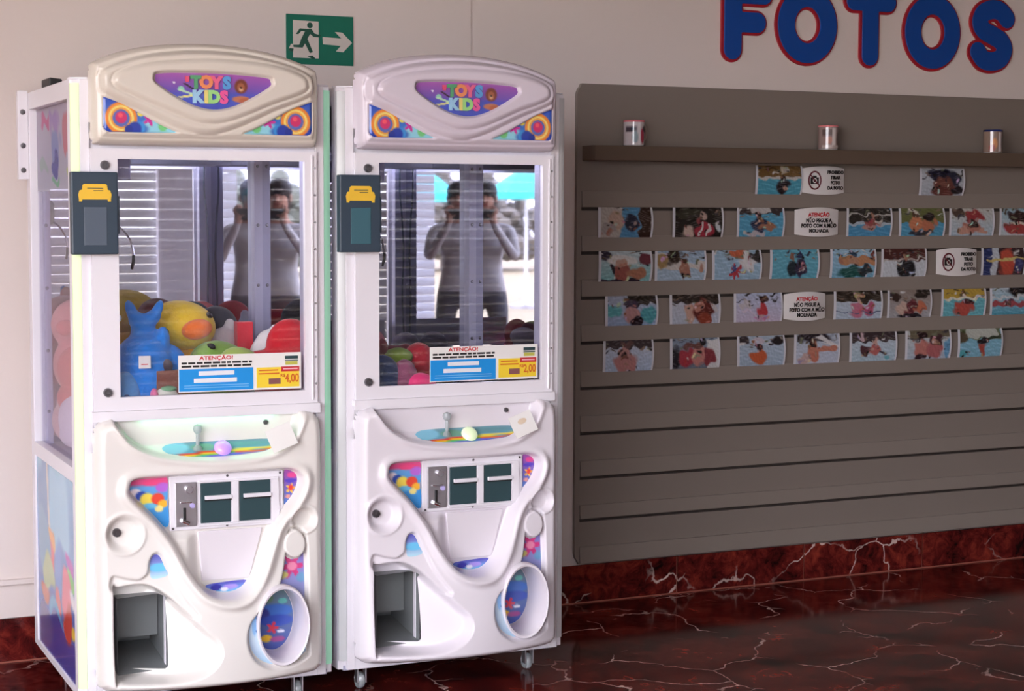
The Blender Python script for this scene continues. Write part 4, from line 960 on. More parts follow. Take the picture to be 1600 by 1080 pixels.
# ---- photos and signs
WT, PA, DK, SK = (92, 172, 208), (186, 205, 226), (52, 42, 38), (192, 132, 108)
def water(top=DK, bot=WT, hz=.55): return [('grad', bot, bot), ('r', 0, hz, 1, 1.1, top)]
def kid(cx, cz, s, hair, skin, shirt): return [('e', cx, cz-.22*s, .16*s, .26*s, shirt), ('e', cx-.14*s, cz-.15*s, .06*s, .18*s, skin), ('e', cx+.14*s, cz-.15*s, .06*s, .18*s, skin), ('e', cx, cz+.12*s, .085*s, .16*s, skin), ('e', cx, cz+.22*s, .09*s, .09*s, hair)]
EDGE = [('r', -.1, -.1, .055, 1.1, (214, 216, 222)), ('r', .965, -.1, 1.1, 1.1, (200, 200, 206))]
PH = {
 (0, 0): ('photo of a small dark figure in turquoise water, first photo under the shelf', water((128, 92, 46), (62, 166, 200), .6)+[('e', .3, .9, .12, .1, (90, 60, 30)), ('e', .6, .85, .1, .12, (214, 196, 170)), ('r', 0, .52, 1, .62, (205, 200, 196)), ('e', .58, .28, .14, .28, (40, 34, 44)), ('e', .58, .56, .06, .1, (60, 40, 36)), ('e', .64, .2, .08, .1, (200, 150, 130))]),
 (0, 2): ('photo of a dark-haired swimmer close up, standing alone under the shelf', [('grad', (176, 184, 200), (200, 206, 218)), ('e', .5, .75, .36, .24, (34, 34, 58)), ('e', .75, .6, .18, .3, (40, 42, 66)), ('e', .5, .40, .24, .3, (124, 66, 54)), ('e', .6, .15, .34, .22, (110, 52, 46)), ('e', .85, .2, .12, .2, (38, 30, 40))]),
 (1, 0): ('photo with a pale back and a dark-haired head, first in the second row', [('bg', (196, 186, 180)), ('r', .42, -.1, .76, 1.1, (74, 150, 208)), ('r', .76, -.1, .97, 1.1, (62, 42, 36)), ('e', .32, .55, .16, .34, (206, 170, 150)), ('e', .60, .45, .14, .30, (34, 40, 66)), ('e', .2, .3, .15, .2, (176, 166, 164))]),
 (1, 1): ('photo of a child in a red striped shirt against a dark background', [('bg', (40, 36, 34)), ('e', .3, .8, .3, .2, (60, 60, 48)), ('e', .62, .22, .18, .30, (190, 40, 62)), ('line', .55, .05, .58, .45, .02, (226, 214, 216)), ('line', .7, .05, .68, .45, .02, (226, 214, 216)), ('e', .58, .72, .09, .2, (206, 170, 158)), ('e', .30, .18, .16, .22, (216, 184, 170)), ('e', .9, .3, .06, .2, (200, 206, 214))]),
 (1, 2): ('photo of a boy in a dark top leaning in blue pool water, second row', water((70, 60, 62), (72, 166, 212), .78)+[('r', .3, .80, .7, 1.1, (206, 200, 200)), ('e', .48, .40, .20, .30, (34, 40, 74)), ('e', .66, .36, .22, .14, (176, 112, 84)), ('e', .47, .62, .10, .16, (150, 90, 70)), ('e', .47, .76, .11, .10, (40, 28, 28)), ('e', .4, .1, .25, .1, (196, 186, 196))]),
 (1, 4): ('photo of a swimmer with crossed arms, right of the second-row warning sign', water((48, 44, 42), (60, 150, 206), .45)+[('line', 0, .78, 1, .74, .025, (190, 186, 180)), ('r', 0, .38, 1, .48, (176, 196, 214)), ('e', .55, .44, .20, .12, (170, 80, 74)), ('e', .57, .70, .08, .16, (186, 130, 110)), ('e', .5, .3, .18, .1, (196, 140, 130))]),
 (1, 5): ('photo of two kids in blue water under a yellow-green bank', water((110, 116, 60), (66, 160, 208), .5)+[('e', .3, .88, .12, .1, (226, 216, 200)), ('e', .36, .42, .16, .30, (224, 128, 84)), ('e', .64, .38, .18, .26, (210, 116, 80)), ('e', .36, .72, .08, .13, (90, 60, 46)), ('e', .62, .68, .12, .14, (44, 34, 34)), ('e', .5, .1, .3, .1, (44, 50, 66))]),
 (1, 6): ('photo of a red-shirted adult above a child with arms spread in pale water', [('grad', (170, 196, 220), (200, 196, 190)), ('e', .2, .85, .16, .14, (90, 70, 60)), ('e', .55, .72, .24, .24, (170, 50, 56)), ('e', .5, .3, .22, .24, (196, 120, 104)), ('e', .52, .42, .11, .14, (60, 40, 40)), ('e', .3, .18, .14, .14, (214, 150, 130)), ('e', .74, .18, .12, .14, (214, 150, 130))]),
 (1, 7): ('photo of a red-dressed swimmer cut off by the right picture edge, second row', [('grad', (196, 206, 216), (150, 190, 212)), ('e', .5, .7, .3, .22, (60, 36, 34)), ('e', .45, .28, .34, .26, (190, 60, 60)), ('line', .2, .5, .9, .42, .05, (220, 210, 190))]),
 (2, 0): ('photo of two people sitting under a white parasol, first in the third row', [('grad', (120, 196, 204), (190, 206, 216)), ('e', .12, .85, .16, .2, (50, 44, 66)), ('e', .45, .70, .30, .2, (226, 222, 220)), ('e', .88, .72, .12, .2, (124, 50, 66)), ('e', .42, .28, .16, .30, (176, 90, 80)), ('e', .70, .24, .20, .22, (190, 120, 90)), ('e', .42, .62, .08, .14, (206, 160, 140)), ('r', 0, -.1, .8, .06, (50, 44, 60)), ('e', .27, .4, .06, .2, (46, 44, 56))]),
 (2, 1): ('photo of a child before a dark palm and sandy shore, second in the third row', [('grad', (170, 200, 226), (150, 180, 214)), ('r', 0, .36, 1, .62, (214, 206, 200)), ('e', .35, .78, .18, .26, (58, 44, 36)), ('e', .12, .6, .12, .28, (176, 140, 84)), ('e', .57, .32, .10, .36, (180, 116, 96)), ('e', .57, .15, .08, .14, (40, 34, 44)), ('e', .56, .66, .08, .13, (90, 60, 46)), ('e', .9, .4, .06, .14, (196, 140, 120))]),
 (2, 2): ('photo of orange and blue pool floats on pale blue water', [('bg', (150, 190, 222)), ('e', .55, .88, .22, .16, (226, 104, 66)), ('e', .72, .6, .18, .4, (222, 220, 224)), ('star', .48, .26, .30, 7, (204, 58, 70)), ('star', .44, .36, .16, 6, (50, 80, 150)), ('e', .86, .75, .12, .2, (60, 56, 60))]),
 (2, 3): ('photo of two dark figures in plain turquoise water', [('bg', (86, 178, 208)), ('e', .45, .34, .12, .30, (32, 48, 58)), ('e', .62, .36, .13, .34, (50, 44, 74)), ('e', .44, .74, .06, .11, (150, 100, 80)), ('e', .60, .80, .06, .11, (40, 50, 90)), ('e', .66, .4, .06, .14, (196, 110, 130))]),
 (2, 4): ('photo of three heads above dark green floats under an orange shore', [('grad', (110, 180, 220), (150, 194, 226)), ('r', .2, .45, 1, .75, (206, 136, 90)), ('e', .5, .18, .34, .22, (20, 84, 80)), ('e', .76, .26, .14, .22, (40, 56, 66)), ('e', .5, .62, .10, .22, (196, 140, 110)), ('e', .5, .84, .10, .1, (30, 60, 90)), ('e', .22, .6, .07, .16, (190, 120, 90)), ('e', .22, .78, .07, .07, (30, 70, 100)), ('e', .92, .8, .06, .1, (150, 70, 60))]),
 (2, 5): ('photo of one person in black standing on pale ground below a dark red hedge', [('grad', (206, 214, 226), (206, 214, 226)), ('r', 0, .56, 1, 1.1, (86, 40, 38)), ('line', 0, .56, 1, .66, .03, (196, 186, 180)), ('e', .56, .28, .20, .34, (22, 26, 36)), ('e', .54, .72, .07, .14, (176, 124, 100))]),
 (2, 7): ('photo with navy and white stripes and a bright orange shape, last in the third row', [('bg', (60, 40, 46)), ('r', -.1, -.1, .24, 1.1, (34, 48, 110)), ('r', .24, -.1, .38, 1.1, (196, 206, 220)), ('e', .58, .5, .20, .55, (224, 78, 56)), ('line', .2, .55, .9, .6, .05, (226, 200, 110)), ('e', .86, .3, .12, .3, (60, 60, 120))]),
 (3, 0): ('photo of a swimmer with goggles in turquoise water, first in the fourth row', [('grad', (150, 180, 226), (170, 180, 210)), ('r', .42, .68, 1, 1.1, (44, 38, 34)), ('e', .15, .5, .18, .22, (80, 180, 190)), ('e', .82, .35, .18, .28, (70, 170, 184)), ('e', .52, .36, .18, .30, (200, 140, 140)), ('e', .5, .74, .13, .16, (70, 56, 84)), ('e', .62, .12, .14, .16, (40, 34, 46))]),
 (3, 1): ('photo of two women, one with long red hair', [('grad', (186, 196, 220), (196, 202, 220)), ('r', 0, .7, 1, 1.1, (50, 40, 36)), ('e', .40, .34, .12, .36, (216, 166, 146)), ('e', .66, .42, .20, .48, (110, 36, 30)), ('e', .56, .58, .09, .2, (206, 130, 110)), ('e', .7, .15, .16, .24, (160, 60, 40)), ('e', .88, .55, .08, .18, (206, 200, 206))]),
 (3, 2): ('photo of a child in a red dress on pale lilac water', [('grad', (206, 190, 222), (176, 190, 226)), ('e', .6, .45, .11, .28, (214, 50, 62)), ('e', .6, .78, .08, .14, (70, 40, 40)), ('e', .25, .62, .1, .2, (206, 196, 206)), ('e', .56, .14, .16, .1, (206, 150, 190)), ('line', .2, .4, .5, .2, .03, (220, 200, 226))]),
 (3, 4): ('photo of two pink-clothed kids wading, right of a warning sign, fourth row', [('grad', (176, 196, 222), (190, 204, 222)), ('r', 0, .6, 1, 1.1, (52, 42, 34)), ('e', .48, .3, .16, .3, (214, 110, 140)), ('e', .72, .34, .12, .24, (206, 80, 120)), ('e', .5, .82, .1, .1, (190, 176, 110)), ('e', .52, .66, .08, .13, (216, 170, 150)), ('line', 0, .25, 1, .2, .02, (90, 100, 140))]),
 (3, 5): ('photo of figures in maroon and orange over grey water', [('grad', (176, 176, 186), (150, 130, 120)), ('e', .15, .75, .16, .16, (60, 40, 36)), ('e', .8, .85, .2, .16, (50, 40, 36)), ('e', .34, .3, .16, .28, (214, 176, 160)), ('e', .54, .32, .14, .34, (110, 34, 44)), ('e', .74, .36, .12, .24, (216, 110, 76)), ('e', .5, .05, .3, .1, (40, 34, 44))]),
 (3, 6): ('photo of a red figure in turquoise water below a yellow shore with glare', water((206, 166, 50), (90, 186, 206), .62)+[('e', .5, .85, .06, .14, (110, 80, 30)), ('line', .1, .62, .9, .68, .05, (236, 230, 210)), ('e', .48, .26, .24, .32, (206, 74, 62)), ('e', .6, .5, .14, .1, (90, 40, 44)), ('e', .8, .66, .14, .05, (250, 240, 220))]),
 (3, 7): ('photo with a black canopy and red swimmers at the right end, fourth row', [('grad', (70, 170, 206), (190, 206, 222)), ('e', .75, .9, .4, .2, (26, 24, 30)), ('line', .1, .42, .9, .36, .1, (186, 70, 80)), ('line', 0, .62, .9, .66, .05, (206, 214, 222)), ('e', .4, .44, .1, .1, (110, 70, 80))]),
 (4, 0): ('photo of a bare-shouldered child on pale blue, first in the bottom row', [('grad', (176, 200, 234), (196, 206, 230)), ('r', 0, .74, 1, 1.1, (70, 60, 66)), ('e', .45, .28, .26, .36, (204, 130, 128)), ('e', .44, .62, .14, .22, (206, 140, 134)), ('e', .44, .86, .16, .1, (110, 76, 76))]),
 (4, 1): ('photo of a crouching person in red, dark left side and white right side', [('grad', (110, 120, 140), (130, 150, 176)), ('e', .1, .35, .14, .4, (40, 40, 50)), ('r', .76, -.1, 1.1, .9, (222, 222, 226)), ('e', .34, .36, .18, .30, (190, 50, 66)), ('e', .58, .42, .16, .36, (214, 130, 120)), ('e', .75, .35, .12, .34, (150, 50, 60)), ('e', .45, .74, .22, .12, (120, 70, 66)), ('e', .66, .9, .1, .16, (34, 34, 44))]),
 (4, 2): ('photo of a wader in an orange life vest, third in the bottom row', [('grad', (160, 184, 212), (170, 190, 214)), ('e', .15, .86, .14, .14, (60, 50, 56)), ('e', .85, .84, .16, .14, (40, 34, 40)), ('e', .46, .28, .20, .24, (222, 92, 48)), ('e', .46, .58, .10, .13, (60, 36, 44)), ('e', .46, .82, .12, .16, (206, 190, 206))]),
 (4, 3): ('photo of a bare-armed person raising one arm, fourth in the bottom row', [('grad', (190, 200, 226), (176, 190, 214)), ('e', .45, .88, .4, .2, (44, 36, 46)), ('line', .55, .9, .9, .55, .08, (222, 218, 222)), ('e', .42, .35, .16, .36, (214, 116, 92)), ('line', .4, .45, .85, .5, .08, (214, 124, 100)), ('e', .42, .68, .09, .14, (90, 46, 40)), ('e', .25, .18, .12, .2, (206, 170, 166))]),
 (4, 4): ('photo of two small children playing in shallow water, fifth in the bottom row', [('grad', (170, 200, 222), (190, 204, 222)), ('r', 0, .66, 1, 1.1, (60, 46, 52)), ('e', .25, .85, .1, .12, (206, 170, 180)), ('e', .52, .42, .13, .22, (206, 100, 96)), ('e', .32, .34, .12, .18, (90, 46, 56)), ('e', .54, .64, .07, .12, (214, 160, 146)), ('e', .7, .28, .12, .06, (60, 40, 56)), ('e', .8, .12, .1, .1, (100, 186, 206))]),
 (4, 5): ('photo of two brown-haired girls close together, last but one in bottom row', [('grad', (176, 194, 220), (196, 200, 200)), ('r', .1, .72, 1, 1.1, (110, 100, 76)), ('e', .36, .80, .12, .16, (46, 26, 30)), ('e', .36, .34, .18, .36, (210, 120, 110)), ('e', .64, .34, .18, .36, (196, 96, 100)), ('e', .66, .64, .16, .2, (70, 36, 46)), ('e', .64, .6, .08, .13, (206, 150, 130)), ('e', .92, .3, .08, .4, (90, 160, 214)), ('e', .3, .05, .14, .1, (60, 36, 46))]),
 (4, 6): ('photo of a small figure under a green bank, last in the bottom row', water((110, 126, 90), (120, 190, 222), .62)+[('r', .2, .66, .9, 1.1, (196, 200, 190)), ('e', .1, .72, .14, .2, (90, 76, 56)), ('line', .55, .62, .95, .72, .05, (46, 60, 40)), ('e', .55, .25, .10, .24, (190, 70, 60)), ('e', .58, .58, .09, .14, (24, 22, 30)), ('e', .15, .12, .14, .12, (70, 176, 190)), ('e', .5, .1, .04, .1, (220, 170, 60))]),
}
COLS = [[(4.097, 4.322), (4.325, 4.533), (4.921, 5.158)],
        [(3.376, 3.617), (3.711, 3.944), (4.011, 4.237), (4.290, 4.507), (4.549, 4.780), (4.817, 5.057), (5.085, 5.326), (5.358, 5.60)],
        [(3.379, 3.615), (3.632, 3.866), (3.896, 4.128), (4.171, 4.411), (4.469, 4.700), (4.730, 4.965), (5.020, 5.238), (5.263, 5.505)],
        [(3.410, 3.644), (3.702, 3.935), (4.002, 4.234), (4.243, 4.449), (4.491, 4.737), (4.766, 4.996), (5.051, 5.291), (5.316, 5.56)],
        [(3.402, 3.626), (3.705, 3.935), (4.020, 4.249), (4.297, 4.523), (4.575, 4.817), (4.864, 5.106), (5.144, 5.387)]]
ROWZ = [(1.612, 1.722), (1.440, 1.552), (1.268, 1.381), (1.094, 1.206), (.914, 1.031)]
SIGNS = {(0, 1): 'N', (2, 6): 'N', (1, 3): 'A', (3, 3): 'A'}
SLAB = {(0, 1): 'crossed-camera sign under the shelf in the top row', (2, 6): 'crossed-camera sign near the right end of the third row',
        (1, 3): 'white warning sign with red heading in the second row', (3, 3): 'white warning sign with red heading in the fourth row'}
for r_, row in enumerate(COLS):
    z0, z1 = ROWZ[r_]; h = z1-z0+.006
    for k, (x0, x1) in enumerate(row):
        cx, cz, w = (x0+x1)/2, (z0+z1)/2, x1-x0
        if (r_, k) in SIGNS:
            root = tag(empty('notice_sign', (cx, PY-.004, cz)), SLAB[(r_, k)], 'sign', 'notice signs among the photos')
            bw = lambda U, V: (0*U, -.003-.016*(1-(2*U-1)**2), (V-.5)*.020*(1-(2*U-1)**2))
            print_grid('sign_sheet', w, h-.018, 26, 14, [('bg', (226, 222, 222))], M['print'], root, bw)
            yb = lambda xx: -.003-.016*(1-(2*xx/w)**2)-.0012
            if SIGNS[(r_, k)] == 'A':
                text('heading', 'ATENÇÃO', .021, M['red_text'], root, (0, yb(0)-.001, .030), .0004, .0008, 1.05)
                for i, t in enumerate(('NÃO PEGUE A', 'FOTO COM A MÃO', 'MOLHADA')):
                    text('sign_line', t, .0215, M['black_text'], root, (0, yb(0)-.001, .006-.021*i), .0004, .0009, .92)
            else:
                cx_ = -w*.25
                R = .034
                MB().lathe([(R, -.001), (R-.0055, -.001), (R-.0055, .001), (R, .001), (R, -.001)], (cx_, yb(cx_)-.002, 0), 'Y', 32, .95, 1.15).build('prohibition_ring', mat('ring_maroon', (110, 40, 52), .5), root)
                cb = MB().box(cx_-.020, cx_+.020, yb(cx_)-.0018, yb(cx_)-.0008, -.015, .012).box(cx_-.009, cx_+.009, yb(cx_)-.0018, yb(cx_)-.0008, .012, .019)
                cb.build('camera_symbol', M['black_text'], root)
                MB().lathe([(.010, -.0006), (.0065, -.0006)], (cx_, yb(cx_)-.0018, -.001), 'Y', 20).build('camera_lens', M['paper'], root)
                s_ = MB().box(-.034, .034, -.0005, .0005, -.0025, .0025).build('prohibition_bar', bpy.data.materials['ring_maroon'], root)
                s_.location = (cx_, yb(cx_)-.003, 0); s_.rotation_euler = (0, math.radians(45), 0)
                for i, t in enumerate(('PROIBIDO', 'TIRAR', 'FOTO', 'DA FOTO')):
                    text('sign_line', t, .0195, M['black_text'], root, (w*.235, yb(w*.1)-.001, .033-.0215*i), .0004, .0009, .9)
            continue
        label, ops = PH[(r_, k)]
        rnd = random.Random(r_*10+k); bw_ = rnd.uniform(.005, .009); sk = rnd.uniform(-.5, .5)
        bend = lambda U, V, b=bw_, s=sk: (.010*np.sin(PI*V)*(U-.5)*.6+.006*s*(V-.5), -.002-b*np.sin(PI*V)**.8*(1-.2*s*(U-.5)), 0*U)
        cx_ = [o for o in ops[2:] if o[0] == 'e'] or [('e', .5, .4, .2, .3, SK)]
        det = []
        for q in range(16):
            det.append(('e', rnd.random(), rnd.uniform(.62, 1), rnd.uniform(.03, .09), rnd.uniform(.015, .05), rnd.choice([(48, 40, 40), (90, 74, 60), (222, 220, 222), (120, 124, 96), (150, 120, 104), (60, 56, 70)]), .7))
        fig = []
        for q in range(16):
            e_ = rnd.choice(cx_); c0 = rnd.choice([e_[5], e_[5], (44, 34, 36), (206, 156, 134), (150, 92, 76), (226, 214, 212)])
            fig.append(('e', e_[1]+rnd.uniform(-.9, .9)*e_[3], e_[2]+rnd.uniform(-.9, .9)*e_[4], rnd.uniform(.015, .045), rnd.uniform(.03, .08), tuple(int(v*rnd.uniform(.75, 1.1)) for v in c0), .6))
        ops = ops[:2]+det+ops[2:]+fig
        q_ = [(rnd.uniform(8, 60), rnd.uniform(8, 60), rnd.uniform(0, 6.28)) for _ in range(10)]
        def post(cl, U, V, q_=q_):
            # print grain, then the white borders of the paper
            g = sum(np.sin(a_*U*2+b_*V+c_)*(1 if i_ % 2 else np.sin(b_*U-a_*V)) for i_, (a_, b_, c_) in enumerate(q_))/3.2
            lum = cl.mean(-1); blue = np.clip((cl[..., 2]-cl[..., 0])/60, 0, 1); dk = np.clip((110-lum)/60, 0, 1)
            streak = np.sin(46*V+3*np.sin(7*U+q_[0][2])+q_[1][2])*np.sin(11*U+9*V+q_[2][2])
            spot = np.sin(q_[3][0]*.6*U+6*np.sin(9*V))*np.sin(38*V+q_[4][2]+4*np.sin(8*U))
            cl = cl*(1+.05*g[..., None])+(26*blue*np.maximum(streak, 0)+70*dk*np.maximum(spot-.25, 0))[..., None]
            gr = cl.mean(-1, keepdims=True); cl = np.clip((gr*.22+cl*.78)*.93, 0, 255)
            e_ = ((U < .05) | (U > .97))[..., None]
            return np.where(e_, np.array([212, 212, 220.]), cl)
        ph = print_grid('photo_print', w, h, 72, 40, ops, M['printg'], None, bend, r_*10+k+1, post)
        ph.location = (cx, PY-.0045, cz)
        tag(ph, label, 'photo', 'photos on the display panel')

# ---- mugs on the shelf
def mug(x, rim, ops, label, hang=75):
    root = tag(empty('photo_mug', (x, PY-.055, 1.7905)), label, 'mug', 'mugs on the shelf')
    n, k = 48, 16; vs = []; cols = []
    T, V = np.meshgrid(np.linspace(0, 1, n+1), np.linspace(0, 1, k))
    ang = 2*PI*T+PI/2
    me = bpy.data.meshes.new('mug_body')
    P = np.stack([.041*np.cos(ang), .041*np.sin(ang), .004+V*.088], -1).reshape(-1, 3)
    idx = np.arange((n+1)*k).reshape(k, n+1)
    me.from_pydata(P.tolist(), [], np.stack([idx[:-1, :-1], idx[:-1, 1:], idx[1:, 1:], idx[1:, :-1]], -1).reshape(-1, 4).tolist())
    set_col(me, paint(ops, T, V)); me.polygons.foreach_set('use_smooth', [True]*len(me.polygons)); me.materials.append(M['mugprint_glint'])
    o = bpy.data.objects.new('mug_body', me); C.objects.link(o); o.parent = root
    MB().lathe([(0, 0), (.036, 0), (.041, .004)], n=32).build('mug_foot', M['ceramic'], root, True)
    rm = mat('mug_rim_%d' % rim[0], rim, .2, coat=.6)
    MB().lathe([(.041, .092), (.0425, .097), (.040, .100), (.0375, .097), (.037, .02), (0, .018)], n=32).build('mug_lining', rm, root, True)
    ha = math.radians(hang)
    pts = [(.040, .078), (.058, .080), (.070, .066), (.070, .042), (.058, .026), (.040, .024)]
    MB().tube([(r*math.cos(ha), r*math.sin(ha), z) for r, z in crom(pts, 4, False)], .0055, 8).build('mug_handle', M['handle'], root, True)
M['mugprint_glint'] = mat('mug_print_glint', None, .1, col_attr=True, coat=.8)  # print colours plus a pale upright highlight painted on each mug front
M['handle'] = mat('mug_handle_grey', (150, 130, 120), .3)
M['ceramic'] = mat('white_ceramic', (236, 232, 232), .15, coat=.5)
mug(3.505, (232, 128, 140), [('bg', (206, 196, 200)), ('r', .28, .55, .46, .8, (66, 54, 66)), ('e', .44, .35, .05, .3, (130, 150, 160)), ('e', .57, .4, .05, .36, (190, 60, 90)), ('r', .58, .6, .72, .8, (60, 50, 60)), ('r', .485, 0, .53, 1, (230, 226, 230)), ('e', .40, .7, .03, .1, (40, 60, 80))], 'mug with pink rim at the left end of the shelf', 20)
mug(4.416, (232, 140, 146), [('bg', (150, 126, 122)), ('r', .30, .6, .48, .9, (96, 78, 76)), ('e', .42, .4, .05, .2, (176, 120, 104)), ('r', .47, .1, .54, .95, (226, 216, 214)), ('e', .6, .4, .06, .4, (110, 90, 86)), ('r', .3, .05, .7, .18, (196, 180, 176))], 'mug with pink rim in the middle of the shelf')
mug(5.272, (26, 42, 110), [('bg', (140, 116, 104)), ('e', .42, .4, .05, .3, (206, 140, 90)), ('e', .38, .2, .06, .2, (150, 70, 60)), ('r', .49, .05, .55, .95, (226, 216, 220)), ('e', .6, .5, .05, .4, (60, 50, 60)), ('e', .66, .3, .05, .2, (196, 160, 100))], 'mug with dark blue rim near the right end of the shelf')

# ------------------------------------------------------------------ FOTOS letters
LY = YW
def letter(ch, strokes, label):
    root = tag(empty('wall_letter', (0, 0, 0)), label, 'letter', 'letters of the word FOTOS')
    cx = sum(p[0] for s in strokes for p in s)/sum(len(s) for s in strokes)
    root.location = (cx, LY, 2.3)
    a = stroke_shape('letter_backing', strokes, .0495, LY-.008, LY-.001, M['letter_red'], root)
    b = stroke_shape('letter_face', strokes, .0395, LY-.014, LY-.010, M['letter_blue'], root)
    for o in (a, b): o.location = (-cx, -LY, -2.3)
    # the blue face sits slightly up and right of its red backing, as cut boards do
    b.location.x += .002; b.location.z += .001
ZB_, ZTL = 2.186, 2.410
def ellp(cx, cz, rx, rz, a0=0, a1=2*PI, n=40): return [(cx+rx*math.cos(a0+(a1-a0)*k/n), cz+rz*math.sin(a0+(a1-a0)*k/n)) for k in range(n+1)]
letter('F', [[(3.990, ZB_), (3.990, ZTL)], [(3.990, ZTL), (4.135, ZTL)], [(3.990, 2.296), (4.105, 2.296)]], 'blue letter F with red edge, first of the word FOTOS')
letter('O', [ellp(4.349, 2.298, .104, .114)], 'blue letter O with red edge between F and T')
letter('T', [[(4.664, ZB_), (4.664, ZTL)], [(4.583, ZTL), (4.752, ZTL)]], 'blue letter T with red edge in the middle of the word')
letter('O', [ellp(4.988, 2.298, .104, .114)], 'blue letter O with red edge between T and S')
sS = [(5.388, 2.372), (5.352, 2.402), (5.305, 2.408), (5.258, 2.390), (5.240, 2.352), (5.262, 2.318), (5.308, 2.298), (5.356, 2.276), (5.378, 2.240), (5.358, 2.202), (5.310, 2.186), (5.262, 2.194), (5.232, 2.226)]
letter('S', [crom(sS, 5, False)], 'blue letter S with red edge, last of the word FOTOS')

# ------------------------------------------------------------------ exit sign
ex = tag(empty('exit_sign', (2.246, YW-.0062, 2.150)), 'green emergency exit sign with running figure and white arrow', 'exit sign')
MB().box(-.127, .127, -.006, 0, -.088, .088).build('sign_plate', M['sign_green'], ex, bevel=.001)
def sq(p, a, b): # sign coordinates from a 1404x1080 look at it: u right, v down
    return ((p[0]-175)/1120*.254-.127, .088-(p[1]-160)/880*.176)
def flat(pts, y0, y1, m, name):
    MB().prism([sq(p, 0, 0) for p in pts], y0, y1).build(name, m, ex)
flat([(285, 265), (708, 275), (708, 930), (285, 930)], -.0075, -.005, M['sign_white'], 'doorway')
flat([(215, 770), (250, 690), (285, 690), (285, 790)], -.0075, -.005, M['sign_white'], 'doorway_gap')
flat([(775, 545), (1090, 555), (985, 445), (1105, 450), (1270, 628), (1120, 800), (1000, 790), (1080, 690), (780, 672)], -.0085, -.005, M['sign_white'], 'arrow')
hx, hz = sq((563, 348), 0, 0)
man = MB().cyl((hx, -.009, hz), (hx, -.006, hz), .0105, n=20)
for poly in ([(395, 410), (590, 415), (640, 490), (745, 515), (720, 555), (625, 550), (565, 500), (520, 590), (610, 820), (560, 840), (480, 670), (440, 750), (290, 745), (285, 705), (385, 700), (420, 590), (480, 460), (420, 455), (370, 515), (330, 510)],
             [(195, 800), (230, 765), (290, 770), (280, 830)], [(520, 900), (600, 880), (650, 930), (610, 945)]):
    man.prism([sq(p, 0, 0) for p in poly], -.009, -.006)
man.build('running_figure', mat('figure_green', (30, 84, 70), .5), ex)

# ------------------------------------------------------------------ outdoors, seen in the mirrors
GR = struct(MB().box(-60, 30, -60, YF-.16, -.16, -.02).box(-60, XL, YF-.16, 30, -.16, -.02).build('ground', mat('pale_paving', (158, 140, 104), .8, bump=(4, .2))))
def parasol(x, y, col, label, h=2.05, r=1.15):
    root = tag(empty('parasol', (x, y, -.02)), label, 'parasol', 'parasols on the terrace')
    MB().cyl((0, 0, 0), (0, 0, h+.35), .025, n=12).build('pole', M['metal_white'], root, True)
    MB().lathe([(.25, 0), (.25, .05), (.06, .08), (.04, .2)], n=20).build('base', M['alu'], root, True)
    MB().lathe([(r, h-.12), (r, h), (r*.55, h+.22), (.02, h+.40)], n=10).build('canopy', mat('canopy_'+label[:8], col, .8), root)
TEAL = (70, 190, 190)
parasol(-4.9, -12.0, TEAL, 'turquoise parasol nearest the shop front', 1.75, .6)
parasol(-6.7, -13.4, TEAL, 'turquoise parasol beside the white one', 1.80, .6)
parasol(-9.0, -15.5, (236, 232, 224), 'white parasol next to the red chairs', 1.95, 1.0)
parasol(-3.4, -13.0, (236, 232, 224), 'white parasol in front of the pool', 2.0, .6)
def chair(x, y, rz, col, label):
    root = tag(empty('terrace_chair', (x, y, -.02), rz), label, 'chair', 'chairs on the terrace')
    mm = mat('chair_'+label[:5], col, .5)
    MB().box(-.22, .22, -.22, .22, .44, .47).build('seat', mm, root, bevel=.01)
    MB().box(-.22, .22, .20, .24, .62, 1.0).build('backrest', mm, root, bevel=.01)
    for a in (-.2, .2):
        for b in (-.2, .22): MB().cyl((a, b, 0), (a, b, .44 if b < 0 else .98), .016, n=8).build('leg', M['dark'], root)
chair(-6.55, -11.0, .4, (205, 40, 50), 'red terrace chair beside the turquoise parasols')
chair(-5.4, -9.0, 2.2, (236, 234, 230), 'white terrace chair turned away')
chair(-3.6, -9.5, 1.0, (236, 234, 230), 'white terrace chair near the shop front')
chair(-7.6, -11.4, 2.6, (205, 40, 50), 'red terrace chair further from the shop front')
def shrub(x, y, r, h, label, col):
    root = tag(empty('shrub', (x, y, -.02)), label, 'shrub', 'shrubs around the terrace')
    b = MB(); rnd = random.Random(label)
    for k in range(260):
        t, q = rnd.uniform(0, 2*PI), rnd.random()**.5; zz = rnd.uniform(.12, 1)
        b.ell((r*.9*q*math.cos(t)*math.sin(PI*min(1, zz+.15))**.5, r*.9*q*math.sin(t)*math.sin(PI*min(1, zz+.15))**.5, h*zz), (rnd.uniform(.10, .26), rnd.uniform(.10, .26), rnd.uniform(.08, .2)), (0, 0, 0), 7, 4)
    b.build('foliage', mat('foliage_'+label[:6], col, .9), root, True); MB().cyl((0, 0, 0), (0, 0, h*.5), .06, n=8).build('trunk', mat('bark_'+label[:6], (90, 70, 56), .9), root)
for i, (x, y, r, h, w) in enumerate([(-9, -28, 1.7, 2.3, 'olive'), (-13, -29, 1.7, 2.5, 'dusty green'), (-17, -30, 1.7, 2.4, 'grey green'), (-21, -30, 1.7, 2.6, 'dark green'), (-5, -28, 1.7, 2.4, 'brownish'), (-1, -28, 1.7, 2.2, 'pale green')]):
    shrub(x, y, r, h, '%s low shrub at the far side of the terrace' % w, (110+6*i, 112-4*i, 96))

